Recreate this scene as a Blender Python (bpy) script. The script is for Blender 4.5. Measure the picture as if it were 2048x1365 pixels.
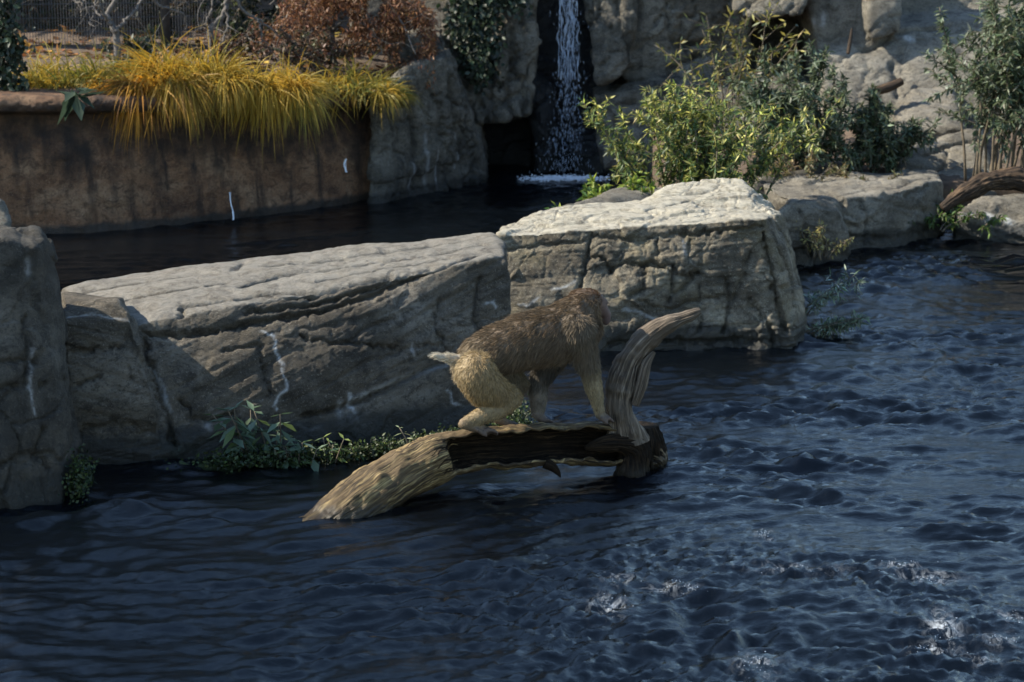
import bpy, bmesh, math, random
import numpy as np
from mathutils import Vector
from mathutils.bvhtree import BVHTree

for o in list(bpy.data.objects):
    bpy.data.objects.remove(o, do_unlink=True)
scene = bpy.context.scene
COL = scene.collection
random.seed(7)
rng = np.random.default_rng(11)

# ------------------------------------------------------------------ camera, sky, sun, exposure
CAM_H, FPX, CX, CY = 2.5, 4619.0, 1024.0, 682.5
PITCH = math.atan((CY + 350.0) / FPX)
cam_d = bpy.data.cameras.new('camera'); cam = bpy.data.objects.new('camera', cam_d); COL.objects.link(cam)
cam.location = (0, 0, CAM_H); cam.rotation_euler = (math.pi / 2 - PITCH, 0, 0)
cam_d.sensor_width = 36.0; cam_d.lens = 36.0 * FPX / 2048.0; cam_d.clip_end = 2000
cam_d.dof.use_dof = True; cam_d.dof.focus_distance = 9.1; cam_d.dof.aperture_fstop = 5.6
scene.camera = cam

TO_SUN = Vector((-0.76, 0.0, 0.65)).normalized()
elev = math.asin(TO_SUN.z); azim = math.atan2(TO_SUN.x, TO_SUN.y)
world = bpy.data.worlds.new('World'); scene.world = world; world.use_nodes = True
wn = world.node_tree.nodes; wl = world.node_tree.links
sky = wn.new('ShaderNodeTexSky'); sky.sky_type = 'NISHITA'; sky.sun_disc = False
sky.sun_elevation = elev; sky.sun_rotation = azim; sky.air_density = 1.35; sky.dust_density = 0.3; sky.ozone_density = 3.5
bg = wn['Background']; bg.inputs['Strength'].default_value = 0.135
wl.new(sky.outputs[0], bg.inputs['Color'])
sun_d = bpy.data.lights.new('sun', 'SUN'); sun_d.energy = 5.0; sun_d.angle = math.radians(0.53); sun_d.color = (1.0, 0.92, 0.77)
sun = bpy.data.objects.new('sun', sun_d); COL.objects.link(sun)
sun.rotation_euler = TO_SUN.to_track_quat('Z', 'Y').to_euler(); sun.location = (-6, -2, 8)
scene.view_settings.view_transform = 'Standard'; scene.view_settings.look = 'None'
scene.view_settings.exposure = 1.15; scene.view_settings.gamma = 1.0
scene.view_settings.use_curve_mapping = False

# ------------------------------------------------------------------ survey helpers (photo measurement -> metres)
_cp, _sp = math.cos(PITCH), math.sin(PITCH)
def ray(px, py):
    u = (px - CX) / FPX; v = (CY - py) / FPX
    return np.array((u, _cp + v * _sp, -_sp + v * _cp))
def U(px, py, d):                       # point seen at px,py that stands d metres out
    r = ray(px, py); return np.array((r[0] * d / r[1], d, CAM_H + r[2] * d / r[1]))
def Wz(px, py, z=0.0):                  # point seen at px,py at height z
    r = ray(px, py); t = (z - CAM_H) / r[2]; return np.array((0, 0, CAM_H)) + r * t
def G(px, d, z):                        # point on column px, d metres out, at height z
    dep = d * _cp + (CAM_H - z) * _sp; return np.array(((px - CX) / FPX * dep, d, z))

# ------------------------------------------------------------------ noise
_GT = rng.normal(size=(512, 3)); _GT /= np.linalg.norm(_GT, axis=1)[:, None]
def pnoise(P):
    P = np.asarray(P, float); I = np.floor(P).astype(np.int64); F = P - I
    S = F * F * F * (F * (F * 6 - 15) + 10); out = 0
    for dx in (0, 1):
        for dy in (0, 1):
            for dz in (0, 1):
                h = ((I[:, 0] + dx) * 374761393 + (I[:, 1] + dy) * 668265263 + (I[:, 2] + dz) * 2147483647)
                h = (h ^ (h >> 13)) * 1274126177; h = (h ^ (h >> 16)) & 511
                g = _GT[h]; d = F - (dx, dy, dz)
                w = (S[:, 0] if dx else 1 - S[:, 0]) * (S[:, 1] if dy else 1 - S[:, 1]) * (S[:, 2] if dz else 1 - S[:, 2])
                out = out + w * (g * d).sum(1)
    return out * 1.5
def fbm(P, oct=4, gain=.5, ridged=False):
    P = np.asarray(P, float); s = 0; a = 1.0; n = 0
    for k in range(oct):
        v = pnoise(P * (2.03 ** k) + 17.3 * k)
        if ridged: v = 1 - 2 * np.abs(v)
        s = s + a * v; n += a; a *= gain
    return s / n
def voro(P, seed=0):                    # jittered cells: F1, F2, random per cell
    P = np.asarray(P, float); I = np.floor(P).astype(np.int64); n = len(P)
    f1 = np.full(n, 9.); f2 = np.full(n, 9.); cid = np.zeros(n)
    for dx in (-1, 0, 1):
        for dy in (-1, 0, 1):
            for dz in (-1, 0, 1):
                C = I + (dx, dy, dz)
                h = (C[:, 0] * 73856093) ^ (C[:, 1] * 19349663) ^ (C[:, 2] * 83492791) ^ (seed * 7919)
                h = (h ^ (h >> 13)) * 1274126177; h = h ^ (h >> 16)
                J = np.stack([(h & 1023) / 1023., ((h >> 10) & 1023) / 1023., ((h >> 20) & 1023) / 1023.], 1)
                d = np.linalg.norm(C + J - P, axis=1)
                m = d < f1
                f2 = np.where(m, f1, np.minimum(f2, d)); cid = np.where(m, ((h >> 5) & 1023) / 1023., cid); f1 = np.where(m, d, f1)
    return f1, f2, cid

# ------------------------------------------------------------------ mesh helpers
class Acc:
    def __init__(s): s.V = []; s.F = []; s.C = []; s.n = 0
    def add(s, V, F, col=None):
        V = np.asarray(V, float); s.V.append(V)
        s.F += [tuple(int(i) + s.n for i in f) for f in F]
        if col is not None:
            col = np.asarray(col, float)
            s.C.append(np.tile(col, (len(V), 1)) if col.ndim == 1 else col)
        s.n += len(V)
    def arrays(s): return np.concatenate(s.V), s.F, (np.concatenate(s.C) if s.C else None)

def tag(o, label=None, cat=None, group=None, kind=None):
    if label: o['label'] = label
    if cat: o['category'] = cat
    if group: o['group'] = group
    if kind: o['kind'] = kind
    return o

def mkmesh(name, V, F, mat=None, smooth=True, attrs=None):
    V = np.asarray(V, np.float32); me = bpy.data.meshes.new(name)
    if isinstance(F, np.ndarray):
        k = F.shape[1]; nf = len(F)
        me.vertices.add(len(V)); me.vertices.foreach_set('co', V.ravel())
        me.loops.add(nf * k); me.loops.foreach_set('vertex_index', F.astype(np.int32).ravel())
        me.polygons.add(nf); me.polygons.foreach_set('loop_start', np.arange(0, nf * k, k, dtype=np.int32))
        me.update(calc_edges=True)
    else:
        me.from_pydata(V.tolist(), [], F); me.update()
    me.polygons.foreach_set('use_smooth', np.full(len(me.polygons), smooth))
    for an, (typ, arr) in (attrs or {}).items():
        a = me.attributes.new(an, typ, 'POINT'); arr = np.asarray(arr, np.float32)
        if typ == 'FLOAT_COLOR':
            if arr.shape[1] == 3: arr = np.concatenate([arr, np.ones((len(arr), 1), np.float32)], 1)
            a.data.foreach_set('color', arr.ravel())
        elif typ == 'FLOAT_VECTOR': a.data.foreach_set('vector', arr.ravel())
        else: a.data.foreach_set('value', arr.ravel())
    if mat: me.materials.append(mat)
    me.validate(); return me

def mkobj(name, V, F, mat, parent=None, smooth=True, attrs=None, origin=None, **kw):
    V = np.asarray(V, float)
    if parent is not None: org = np.array(parent['_o'])
    elif origin is not None: org = np.asarray(origin, float)
    else: org = np.array((V[:, 0].mean(), V[:, 1].mean(), V[:, 2].min()))
    o = bpy.data.objects.new(name, mkmesh(name, V - org, F, mat, smooth, attrs)); COL.objects.link(o)
    if parent is not None: o.parent = parent
    else: o.location = org; o['_o'] = org.tolist()
    return tag(o, **kw)

def empty(name, loc, **kw):
    o = bpy.data.objects.new(name, None); COL.objects.link(o); o.location = loc; o['_o'] = [float(v) for v in loc]
    o.empty_display_size = .1
    return tag(o, **kw)

def hulls(list_of_pts):
    A = Acc()
    for pts in list_of_pts:
        bm = bmesh.new(); vs = [bm.verts.new(tuple(p)) for p in pts]
        r = bmesh.ops.convex_hull(bm, input=vs)
        bmesh.ops.delete(bm, geom=list({v for v in r['geom_interior'] + r['geom_unused'] if isinstance(v, bmesh.types.BMVert)}), context='VERTS')
        bmesh.ops.recalc_face_normals(bm, faces=bm.faces[:])
        bm.verts.index_update(); A.add([v.co[:] for v in bm.verts], [[v.index for v in f.verts] for f in bm.faces]); bm.free()
    V, F, _ = A.arrays(); return V, F

def remesh(V, F, voxel, smooth=4, fac=.5):
    me = mkmesh('tmp', V, F); o = bpy.data.objects.new('tmp', me); COL.objects.link(o)
    m = o.modifiers.new('r', 'REMESH'); m.mode = 'VOXEL'; m.voxel_size = voxel
    if smooth: s = o.modifiers.new('s', 'SMOOTH'); s.iterations = smooth; s.factor = fac
    dg = bpy.context.evaluated_depsgraph_get(); ev = o.evaluated_get(dg); em = ev.to_mesh()
    n = len(em.vertices); V2 = np.empty(n * 3); em.vertices.foreach_get('co', V2); V2 = V2.reshape(-1, 3)
    lt = np.empty(len(em.polygons), np.int32); em.polygons.foreach_get('loop_total', lt)
    if (lt == 4).all():
        L = np.empty(len(em.loops), np.int32); em.loops.foreach_get('vertex_index', L); F2 = L.reshape(-1, 4)
    else: F2 = [tuple(p.vertices) for p in em.polygons]
    N = np.empty(n * 3); em.vertex_normals.foreach_get('vector', N); N = N.reshape(-1, 3)
    ev.to_mesh_clear(); bpy.data.objects.remove(o); bpy.data.meshes.remove(me)
    return V2, F2, N

def seg_dist(V, pl):
    best = np.full(len(V), 1e9)
    for a, b in zip(pl[:-1], pl[1:]):
        ab = b - a; t = np.clip(((V - a) @ ab) / max(ab @ ab, 1e-12), 0, 1)
        best = np.minimum(best, np.linalg.norm(V - (a + t[:, None] * ab), axis=1))
    return best

def tube(pts, rad, sides=6, cap=True):
    pts = np.asarray(pts, float); n = len(pts); rad = np.broadcast_to(rad, (n,))
    T = np.gradient(pts, axis=0); T /= np.linalg.norm(T, axis=1)[:, None] + 1e-12
    up = np.array((0, 0, 1.)) if abs(T[0, 2]) < .9 else np.array((1., 0, 0)); V = []
    a = np.cross(T[0], up); a /= np.linalg.norm(a)
    for i in range(n):
        a = a - T[i] * (a @ T[i]); a /= np.linalg.norm(a) + 1e-12; b = np.cross(T[i], a)
        th = np.arange(sides) * 2 * math.pi / sides
        V.append(pts[i] + rad[i] * (np.cos(th)[:, None] * a + np.sin(th)[:, None] * b))
    V = np.concatenate(V); F = []
    for i in range(n - 1):
        for j in range(sides):
            k = (j + 1) % sides; F.append((i * sides + j, i * sides + k, (i + 1) * sides + k, (i + 1) * sides + j))
    if cap: F.append(tuple(range(sides))[::-1]); F.append(tuple(range((n - 1) * sides, n * sides)))
    return V, F

def smooth_path(pts, n):
    pts = np.asarray(pts, float); m = len(pts); out = []
    for t in np.linspace(0, m - 1, n):
        i = min(int(t), m - 2); f = t - i
        p0, p1, p2, p3 = pts[max(i - 1, 0)], pts[i], pts[i + 1], pts[min(i + 2, m - 1)]
        out.append(.5 * ((2 * p1) + (-p0 + p2) * f + (2 * p0 - 5 * p1 + 4 * p2 - p3) * f * f + (-p0 + 3 * p1 - 3 * p2 + p3) * f ** 3))
    return np.array(out)

def unit(A): return A / (np.linalg.norm(A, axis=-1, keepdims=True) + 1e-12)

def leaf_mesh(P, D, N, L, W, C, fold=.25):
    """leaves as folded blades; arrays of n"""
    n = len(P); D = unit(D); S = unit(np.cross(D, N)); N = np.cross(S, D)
    L = np.broadcast_to(L, (n,))[:, None]; W = np.broadcast_to(W, (n,))[:, None]
    mid = P + D * L * .45
    V = np.stack([P, mid + S * W * .5, mid - N * W * fold, mid - S * W * .5, P + D * L - N * L * .12], 1).reshape(-1, 3)
    b = np.arange(n)[:, None] * 5
    F = np.concatenate([b + (0, 1, 2), b + (0, 2, 3), b + (1, 4, 2), b + (2, 4, 3)])
    return V, F, np.repeat(C, 5, 0)

def blade_mesh(P, D, L, W, droop, C, seg=5):
    n = len(P); D = unit(D); L = np.broadcast_to(L, (n,))[:, None]
    cur = P.copy(); d = D.copy(); rows = []
    side = unit(np.cross(D, rng.normal(size=(n, 3)) * .6 + (0, -1, .3)))
    for k in range(seg + 1):
        w = W * (1 - (k / seg) ** 1.6) + .0006
        w = np.broadcast_to(w, (n,))[:, None]
        rows.append(cur - side * w * .5); rows.append(cur + side * w * .5)
        cur = cur + d * L / seg; d = unit(d + np.array((0, 0, -1)) * np.broadcast_to(droop, (n,))[:, None])
    V = np.stack(rows, 1).reshape(-1, 3); m = 2 * (seg + 1); b = np.arange(n)[:, None] * m; F = []
    for k in range(seg): F.append(b + (2 * k, 2 * k + 1, 2 * k + 3, 2 * k + 2))
    return V, np.concatenate(F), np.repeat(C, m, 0)

def palette(n, cols, var=.15):
    cols = np.asarray(cols, float); c = cols[rng.integers(0, len(cols), n)]
    return np.clip(c * (1 + rng.normal(size=(n, 1)) * var) * (1 + rng.normal(size=(n, 3)) * var * .3), 0.002, .9)

# ------------------------------------------------------------------ materials
def newmat(name):
    m = bpy.data.materials.new(name); m.use_nodes = True; nt = m.node_tree
    return m, nt.nodes, nt.links, nt.nodes['Principled BSDF']
def ramp(n, l, src, stops):
    r = n.new('ShaderNodeValToRGB'); l.new(src, r.inputs[0])
    e = r.color_ramp.elements
    while len(e) < len(stops): e.new(.5)
    for i, (p, c) in enumerate(stops):
        e[i].position = p; e[i].color = (c, c, c, 1) if isinstance(c, (int, float)) else tuple(c) + (1,)
    return r.outputs[0]
def mixc(n, l, fac, a, b, mode='MIX'):
    m = n.new('ShaderNodeMix'); m.data_type = 'RGBA'; m.blend_type = mode
    for sock, v in ((m.inputs[0], fac), (m.inputs[6], a), (m.inputs[7], b)):
        if isinstance(v, (int, float)): sock.default_value = v
        elif isinstance(v, tuple): sock.default_value = v + (1,)
        else: l.new(v, sock)
    return m.outputs[2]
def math_(n, l, op, a, b=0.0, clamp=False):
    m = n.new('ShaderNodeMath'); m.operation = op; m.use_clamp = clamp
    for s, v in ((m.inputs[0], a), (m.inputs[1], b)):
        if isinstance(v, (int, float)): s.default_value = v
        else: l.new(v, s)
    return m.outputs[0]
def noise_(n, l, vec, scale, detail=5, rough=.55, dist=0):
    t = n.new('ShaderNodeTexNoise'); t.inputs['Scale'].default_value = scale; t.inputs['Detail'].default_value = detail
    t.inputs['Roughness'].default_value = rough; t.inputs['Distortion'].default_value = dist; l.new(vec, t.inputs['Vector']); return t.outputs['Fac']
def mapping_(n, l, vec, scale=(1, 1, 1), rot=(0, 0, 0)):
    m = n.new('ShaderNodeMapping'); m.inputs['Scale'].default_value = scale; m.inputs['Rotation'].default_value = rot
    l.new(vec, m.inputs['Vector']); return m.outputs[0]
def bump_(n, l, h, strength, dist, prev=None):
    b = n.new('ShaderNodeBump'); b.inputs['Strength'].default_value = strength; b.inputs['Distance'].default_value = dist
    l.new(h, b.inputs['Height'])
    if prev is not None: l.new(prev, b.inputs['Normal'])
    return b.outputs[0]
def attr_(n, name):
    a = n.new('ShaderNodeAttribute'); a.attribute_name = name; return a

def rock_mat(name, dark, mid, light, streak=None, wet_z=.085, stretch=(1, 1, 1.6), rot=(0, -.25, 0), pale=.35, stain=.4, rough=.85, yellow=0.0, stops=(.3, .5, .72), sunlit_top=(.4, .37, .3)):
    m, n, l, p = newmat(name)
    pos = n.new('ShaderNodeNewGeometry').outputs['Position']
    sv = mapping_(n, l, pos, stretch, rot)
    big = noise_(n, l, sv, 2.2, 6, .6, .4); med = noise_(n, l, sv, 9, 6, .65); fine = noise_(n, l, pos, 70, 4, .7)
    col = ramp(n, l, big, [(stops[0], dark), (stops[1], mid), (stops[2], light)])
    col = mixc(n, l, ramp(n, l, med, [(.42, 0.0), (.7, pale)]), col, light)
    col = mixc(n, l, ramp(n, l, fine, [(.36, .5), (.48, .0)]), col, tuple(c * .4 for c in dark))
    col = mixc(n, l, ramp(n, l, noise_(n, l, sv, 13, 8, .75, .8), [(.40, .65), (.52, .0)]), col, tuple(c * .5 for c in dark))
    col = mixc(n, l, ramp(n, l, noise_(n, l, pos, 130, 2, .6), [(.6, 0.0), (.75, .5)]), col, tuple(min(.75, c * 1.6) for c in light))
    # stains with shapes of their own: dark algae streaks running down
    st = noise_(n, l, mapping_(n, l, pos, (5, 5, .55)), 1.6, 5, .6)
    col = mixc(n, l, ramp(n, l, st, [(.52, 0.0), (.68, stain)]), col, streak or tuple(c * .3 for c in dark))
    if yellow:
        col = mixc(n, l, ramp(n, l, noise_(n, l, pos, 5, 4, .6), [(.52, 0.0), (.66, yellow)]), col, (.42, .34, .17))
    cr = attr_(n, 'sunlit_top').outputs['Fac']; col = mixc(n, l, math_(n, l, 'MULTIPLY', cr, ramp(n, l, noise_(n, l, sv, 16, 7, .75, .5), [(.36, .25), (.56, 1.0)])), col, sunlit_top)  # sunlit brightness of the tops painted in, over their own cream stone tone
    v = attr_(n, 'vein'); vm = math_(n, l, 'MULTIPLY', v.outputs['Fac'], ramp(n, l, noise_(n, l, pos, 45, 3, .6), [(.3, .2), (.5, 1.0)]))
    col = mixc(n, l, vm, col, (.62, .62, .60))
    sa = attr_(n, 'stain').outputs['Fac']; col = mixc(n, l, math_(n, l, 'MULTIPLY', sa, .95), col, streak or tuple(c * .3 for c in dark))
    g = attr_(n, 'moss'); gm = math_(n, l, 'MULTIPLY', g.outputs['Fac'], ramp(n, l, noise_(n, l, pos, 30, 4, .7), [(.4, 0.0), (.55, 1.0)]))
    col = mixc(n, l, gm, col, (.035, .05, .012))
    sep = n.new('ShaderNodeSeparateXYZ'); l.new(pos, sep.inputs[0])
    zz = math_(n, l, 'SUBTRACT', sep.outputs['Z'], math_(n, l, 'MULTIPLY', noise_(n, l, pos, 7, 4), .10))
    wet = ramp(n, l, math_(n, l, 'ADD', math_(n, l, 'MULTIPLY', zz, 4.0), .5), [(.36 + wet_z * 4, 1.0), (.48 + wet_z * 4, 0.0)])
    col = mixc(n, l, math_(n, l, 'MULTIPLY', wet, .85), col, (.018, .018, .013))
    l.new(col, p.inputs['Base Color'])
    rg = math_(n, l, 'SUBTRACT', rough, math_(n, l, 'MULTIPLY', wet, .45)); l.new(rg, p.inputs['Roughness'])
    b1 = bump_(n, l, noise_(n, l, sv, 26, 9, .8), 1.0, .036)
    b2 = bump_(n, l, noise_(n, l, pos, 130, 4, .8), 1.0, .010, b1)
    l.new(b2, p.inputs['Normal']); return m

def leaf_mat(name, rough=.5, trans=.35, spec=.4):
    m, n, l, p = newmat(name); a = attr_(n, 'col')
    l.new(a.outputs['Color'], p.inputs['Base Color']); p.inputs['Roughness'].default_value = rough
    p.inputs['Specular IOR Level'].default_value = spec
    t = n.new('ShaderNodeBsdfTranslucent'); l.new(mixc(n, l, .5, a.outputs['Color'], (.5, .55, .12), 'MIX') if False else a.outputs['Color'], t.inputs['Color'])
    mx = n.new('ShaderNodeMixShader'); mx.inputs[0].default_value = trans
    l.new(p.outputs[0], mx.inputs[1]); l.new(t.outputs[0], mx.inputs[2]); l.new(mx.outputs[0], n['Material Output'].inputs['Surface']); return m

def wood_mat(name, dark, mid, light, rough=.75, scale=1.0, bumpd=.006, tint=None, spec=.3):
    m, n, l, p = newmat(name); p.inputs['Specular IOR Level'].default_value = spec; g = attr_(n, 'grain').outputs['Vector']
    pos = n.new('ShaderNodeNewGeometry').outputs['Position']
    gv = mapping_(n, l, g, (4 * scale, 75 * scale, 75 * scale)); f = noise_(n, l, gv, 1.0, 7, .65, .3)
    gv2 = mapping_(n, l, g, (9 * scale, 230 * scale, 230 * scale)); f2 = noise_(n, l, gv2, 1.0, 4, .6)
    col = ramp(n, l, f, [(.38, dark), (.5, mid), (.64, light)])
    col = mixc(n, l, ramp(n, l, f2, [(.42, .8), (.55, 0.0)]), col, tuple(c * .4 for c in dark))
    big = noise_(n, l, pos, 5, 4, .6)
    col = mixc(n, l, ramp(n, l, big, [(.48, 0.0), (.62, .75)]), col, tint or dark)
    sep = n.new('ShaderNodeSeparateXYZ'); l.new(pos, sep.inputs[0])
    zz = math_(n, l, 'SUBTRACT', sep.outputs['Z'], math_(n, l, 'MULTIPLY', noise_(n, l, pos, 12, 3), .05))
    wet = ramp(n, l, math_(n, l, 'ADD', math_(n, l, 'MULTIPLY', zz, 5.0), .5), [(.50, 1.0), (.66, 0.0)])
    col = mixc(n, l, math_(n, l, 'MULTIPLY', wet, .75), col, (.015, .012, .008))
    l.new(col, p.inputs['Base Color'])
    l.new(math_(n, l, 'SUBTRACT', rough, math_(n, l, 'MULTIPLY', wet, .4)), p.inputs['Roughness'])
    b = bump_(n, l, f, .8, bumpd); b = bump_(n, l, f2, .6, bumpd * .4, b); l.new(b, p.inputs['Normal']); return m

def plain_mat(name, col, rough=.6, var=.3, scale=20, metal=0):
    m, n, l, p = newmat(name); pos = n.new('ShaderNodeNewGeometry').outputs['Position']
    c = mixc(n, l, ramp(n, l, noise_(n, l, pos, scale, 5, .6), [(.35, 0.0), (.65, 1.0)]), tuple(x * (1 - var) for x in col), tuple(min(1, x * (1 + var)) for x in col))
    l.new(c, p.inputs['Base Color']); p.inputs['Roughness'].default_value = rough; p.inputs['Metallic'].default_value = metal
    l.new(bump_(n, l, noise_(n, l, pos, scale * 3, 4, .6), .4, .003), p.inputs['Normal']); return m

M = {}
M['rock_grey'] = rock_mat('weathered_grey_rock', (.05, .039, .025), (.12, .096, .064), (.30, .265, .21), sunlit_top=(.44, .41, .35))
M['rock_dark'] = rock_mat('dark_grey_rock', (.034, .029, .021), (.072, .062, .046), (.185, .163, .128), stain=.5)
M['rock_buff'] = rock_mat('buff_grey_rock', (.065, .051, .032), (.145, .117, .077), (.50, .44, .325), stain=.3, yellow=.2, sunlit_top=(.56, .51, .40))
M['rock_bank'] = rock_mat('bank_rock', (.125, .108, .08), (.23, .205, .16), (.38, .35, .29), stain=.35)
M['cliff'] = rock_mat('cliff_rock', (.065, .056, .040), (.145, .127, .096), (.30, .27, .215), stain=.8, wet_z=.03)
M['cliff_right'] = rock_mat('sandy_cliff_rock', (.14, .122, .092), (.25, .222, .172), (.37, .34, .28), stain=.45)
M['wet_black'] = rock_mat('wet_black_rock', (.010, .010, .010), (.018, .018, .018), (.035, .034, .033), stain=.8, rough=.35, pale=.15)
M['brown_wall'] = rock_mat('brown_stained_wall', (.11, .046, .020), (.30, .145, .066), (.52, .325, .185), streak=(.022, .014, .010), stain=.9, wet_z=.02, pale=.25)
M['leaf'] = leaf_mat('leaf'); M['grass'] = leaf_mat('grass_blade', .55, .4, .3); M['fur'] = leaf_mat('fur', .6, .25, .25)
M['stem'] = plain_mat('shrub_stem', (.09, .07, .045), .8, .4, 30)
M['grey_bark'] = plain_mat('grey_bark', (.085, .074, .066), .8, .35, 40)
M['log'] = wood_mat('weathered_log', (.025, .016, .008), (.125, .083, .036), (.42, .31, .14), bumpd=.012, tint=(.09, .06, .03))
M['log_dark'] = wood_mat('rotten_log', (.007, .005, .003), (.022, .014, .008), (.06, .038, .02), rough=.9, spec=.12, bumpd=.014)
M['driftwood'] = wood_mat('bleached_branch', (.045, .033, .022), (.13, .098, .068), (.29, .235, .175), bumpd=.009, tint=(.075, .055, .036))
M['red_log'] = wood_mat('reddish_log', (.018, .011, .006), (.065, .038, .02), (.17, .105, .055), bumpd=.014)
M['fence'] = plain_mat('fence_metal', (.075, .075, .08), .6, .2, 30, .2)
M['post'] = plain_mat('fence_post', (.035, .035, .035), .6, .3, 30)
M['moss'] = plain_mat('moss', (.022, .032, .010), .95, .5, 60)
M['soil'] = plain_mat('soil', (.075, .05, .032), .95, .5, 14)

# ------------------------------------------------------------------ water
def water_mat():
    m, n, l, p = newmat('dark_pool_water'); pos = n.new('ShaderNodeNewGeometry').outputs['Position']
    foam = attr_(n, 'foam').outputs['Fac']
    fm = math_(n, l, 'MULTIPLY', foam, ramp(n, l, noise_(n, l, mapping_(n, l, pos, (1, .6, 1), (0, 0, .5)), 17, 8, .78, 1.6), [(.50, 0.0), (.74, .95)]), True)
    l.new(mixc(n, l, fm, (.0012, .002, .0032), (.7, .75, .8)), p.inputs['Base Color'])
    l.new(math_(n, l, 'ADD', math_(n, l, 'MULTIPLY', fm, .4), .035), p.inputs['Roughness'])
    p.inputs['IOR'].default_value = 1.333
    b = bump_(n, l, noise_(n, l, mapping_(n, l, pos, (1, 1.9, 1), (0, 0, .2)), 38, 5, .65, .8), .42, .006)
    b = bump_(n, l, noise_(n, l, mapping_(n, l, pos, (1, 2.2, 1), (0, 0, .3)), 120, 3, .6, .4), .30, .0016, b)
    l.new(b, p.inputs['Normal']); return m
M['water'] = water_mat()

def spaced(lo, hi, flo, fhi, fine, coarse):
    a = [flo]
    while a[-1] > lo: a.append(a[-1] - coarse)
    a = a[::-1]; x = flo
    while x < fhi: x += fine; a.append(x)
    while x < hi: x += coarse; a.append(x)
    return np.array(a)
xs = spaced(-7, 7, -2.7, 2.7, .0165, .12)
ys = [2.5]
while ys[-1] < 17.6: ys.append(ys[-1] + (.15 if ys[-1] < 6.0 else .013 + .0012 * (ys[-1] - 6)))
ys = np.array(ys)
Xg, Yg = np.meshgrid(xs, ys); P2 = np.stack([Xg.ravel(), Yg.ravel(), np.zeros(Xg.size)], 1)
def water_height(P):
    x, y = P[:, 0], P[:, 1]
    z0 = x * 0
    wx = pnoise(np.stack([x * .7, y * .7, z0 + 3], 1)) * .6; wy = pnoise(np.stack([x * .7, y * .7, z0 + 9], 1)) * .6
    near = np.clip((10.0 - y) / 2.5, 0, 1); right = np.clip((x + 1.0) / 1.6, 0, 1); far_pool = np.clip((y - 10.6) / .8, 0, 1) * np.clip((.6 - x) / .5, 0, 1)
    gust = np.clip(.72 + 1.9 * fbm(np.stack([(x + wx) * .7 + 4, (y + wy) * 1.9, z0], 1), 4, .55), .14, 1.7)
    k = (.62 + .38 * np.maximum(near * (.55 + .45 * right), right)) * (1 - .35 * far_pool) * gust
    rx = x * .96 + y * .26 * near; ry = y * .96 - x * .26 * near
    h = .034 * k * pnoise(np.stack([(rx + wx) * 3.2, (ry + wy) * 7.0, z0 + 1], 1))
    h += .0205 * k * pnoise(np.stack([(rx + wx * .6) * 8.0, (ry + wy * .6) * 17, z0 + 5], 1))
    h += .0090 * k * (1 + .5 * right) * pnoise(np.stack([(rx + wx * .3) * 17, (ry + wy * .3) * 30, z0 + 7], 1))
    h += .0042 * k * (.4 + .6 * near) * fbm(np.stack([rx * 26, ry * 40, z0 + 2], 1), 2)
    # boil in the lower right: smooth rising lumps ringed by chop
    bx, by = Wz(1500, 1250)[:2]; r = np.hypot((x - bx) / 1.0, (y - by) / 1.0)
    boil = np.exp(-(r / .42) ** 2); ring = np.exp(-((r - .62) / .35) ** 2)
    h += boil * (.018 + .045 * fbm(np.stack([x * 6, y * 6, x * 0 + 2], 1), 2)) + ring * .030 * fbm(np.stack([x * 13, y * 13, x * 0 + 8], 1), 3, .6, True)
    return h
P2[:, 2] = water_height(P2)
def foam_at(P, spots):
    f = np.zeros(len(P))
    for px, py, rx, ry, s in spots:
        c = Wz(px, py); f = np.maximum(f, s * (.8 if py > 900 else 1.) * np.exp(-(((P[:, 0] - c[0]) / rx) ** 2 + ((P[:, 1] - c[1]) / ry) ** 2)))
    return f
FOAM = [(1215, 1225, .05, .09, 1.), (1330, 1185, .07, .04, .7), (1385, 1190, .04, .04, .7), (1885, 1270, .04, .13, 1.15), (1862, 1308, .05, .05, 1.1),
        (1850, 1160, .09, .05, .75), (1590, 1145, .13, .04, .6), (1515, 1345, .05, .09, .9), (2030, 1250, .05, .06, .7), (1530, 1075, .03, .05, .8),
        (1800, 1140, .06, .04, .7), (2000, 1290, .06, .05, .6), (1128, 357, .22, .06, 1.1), (1960, 1330, .05, .05, .5), (1240, 1170, .06, .05, .5)]
fo = foam_at(P2, FOAM)
nx, ny = len(xs), len(ys); ii = np.arange((ny - 1) * (nx - 1)); r0 = ii // (nx - 1); c0 = ii % (nx - 1); q = r0 * nx + c0
mkobj('water', P2, np.stack([q, q + 1, q + nx + 1, q + nx], 1), M['water'], attrs={'foam': ('FLOAT', fo)}, origin=(0, 9, 0), kind='structure')

# pool bed / ground sheet far below the water
g = 300.
mkobj('ground', [(-g, -g, -1.2), (g, -g, -1.2), (g, g, -1.2), (-g, g, -1.2)], [(0, 1, 2, 3)], M['soil'], origin=(0, 0, -1.2), kind='structure')

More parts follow.
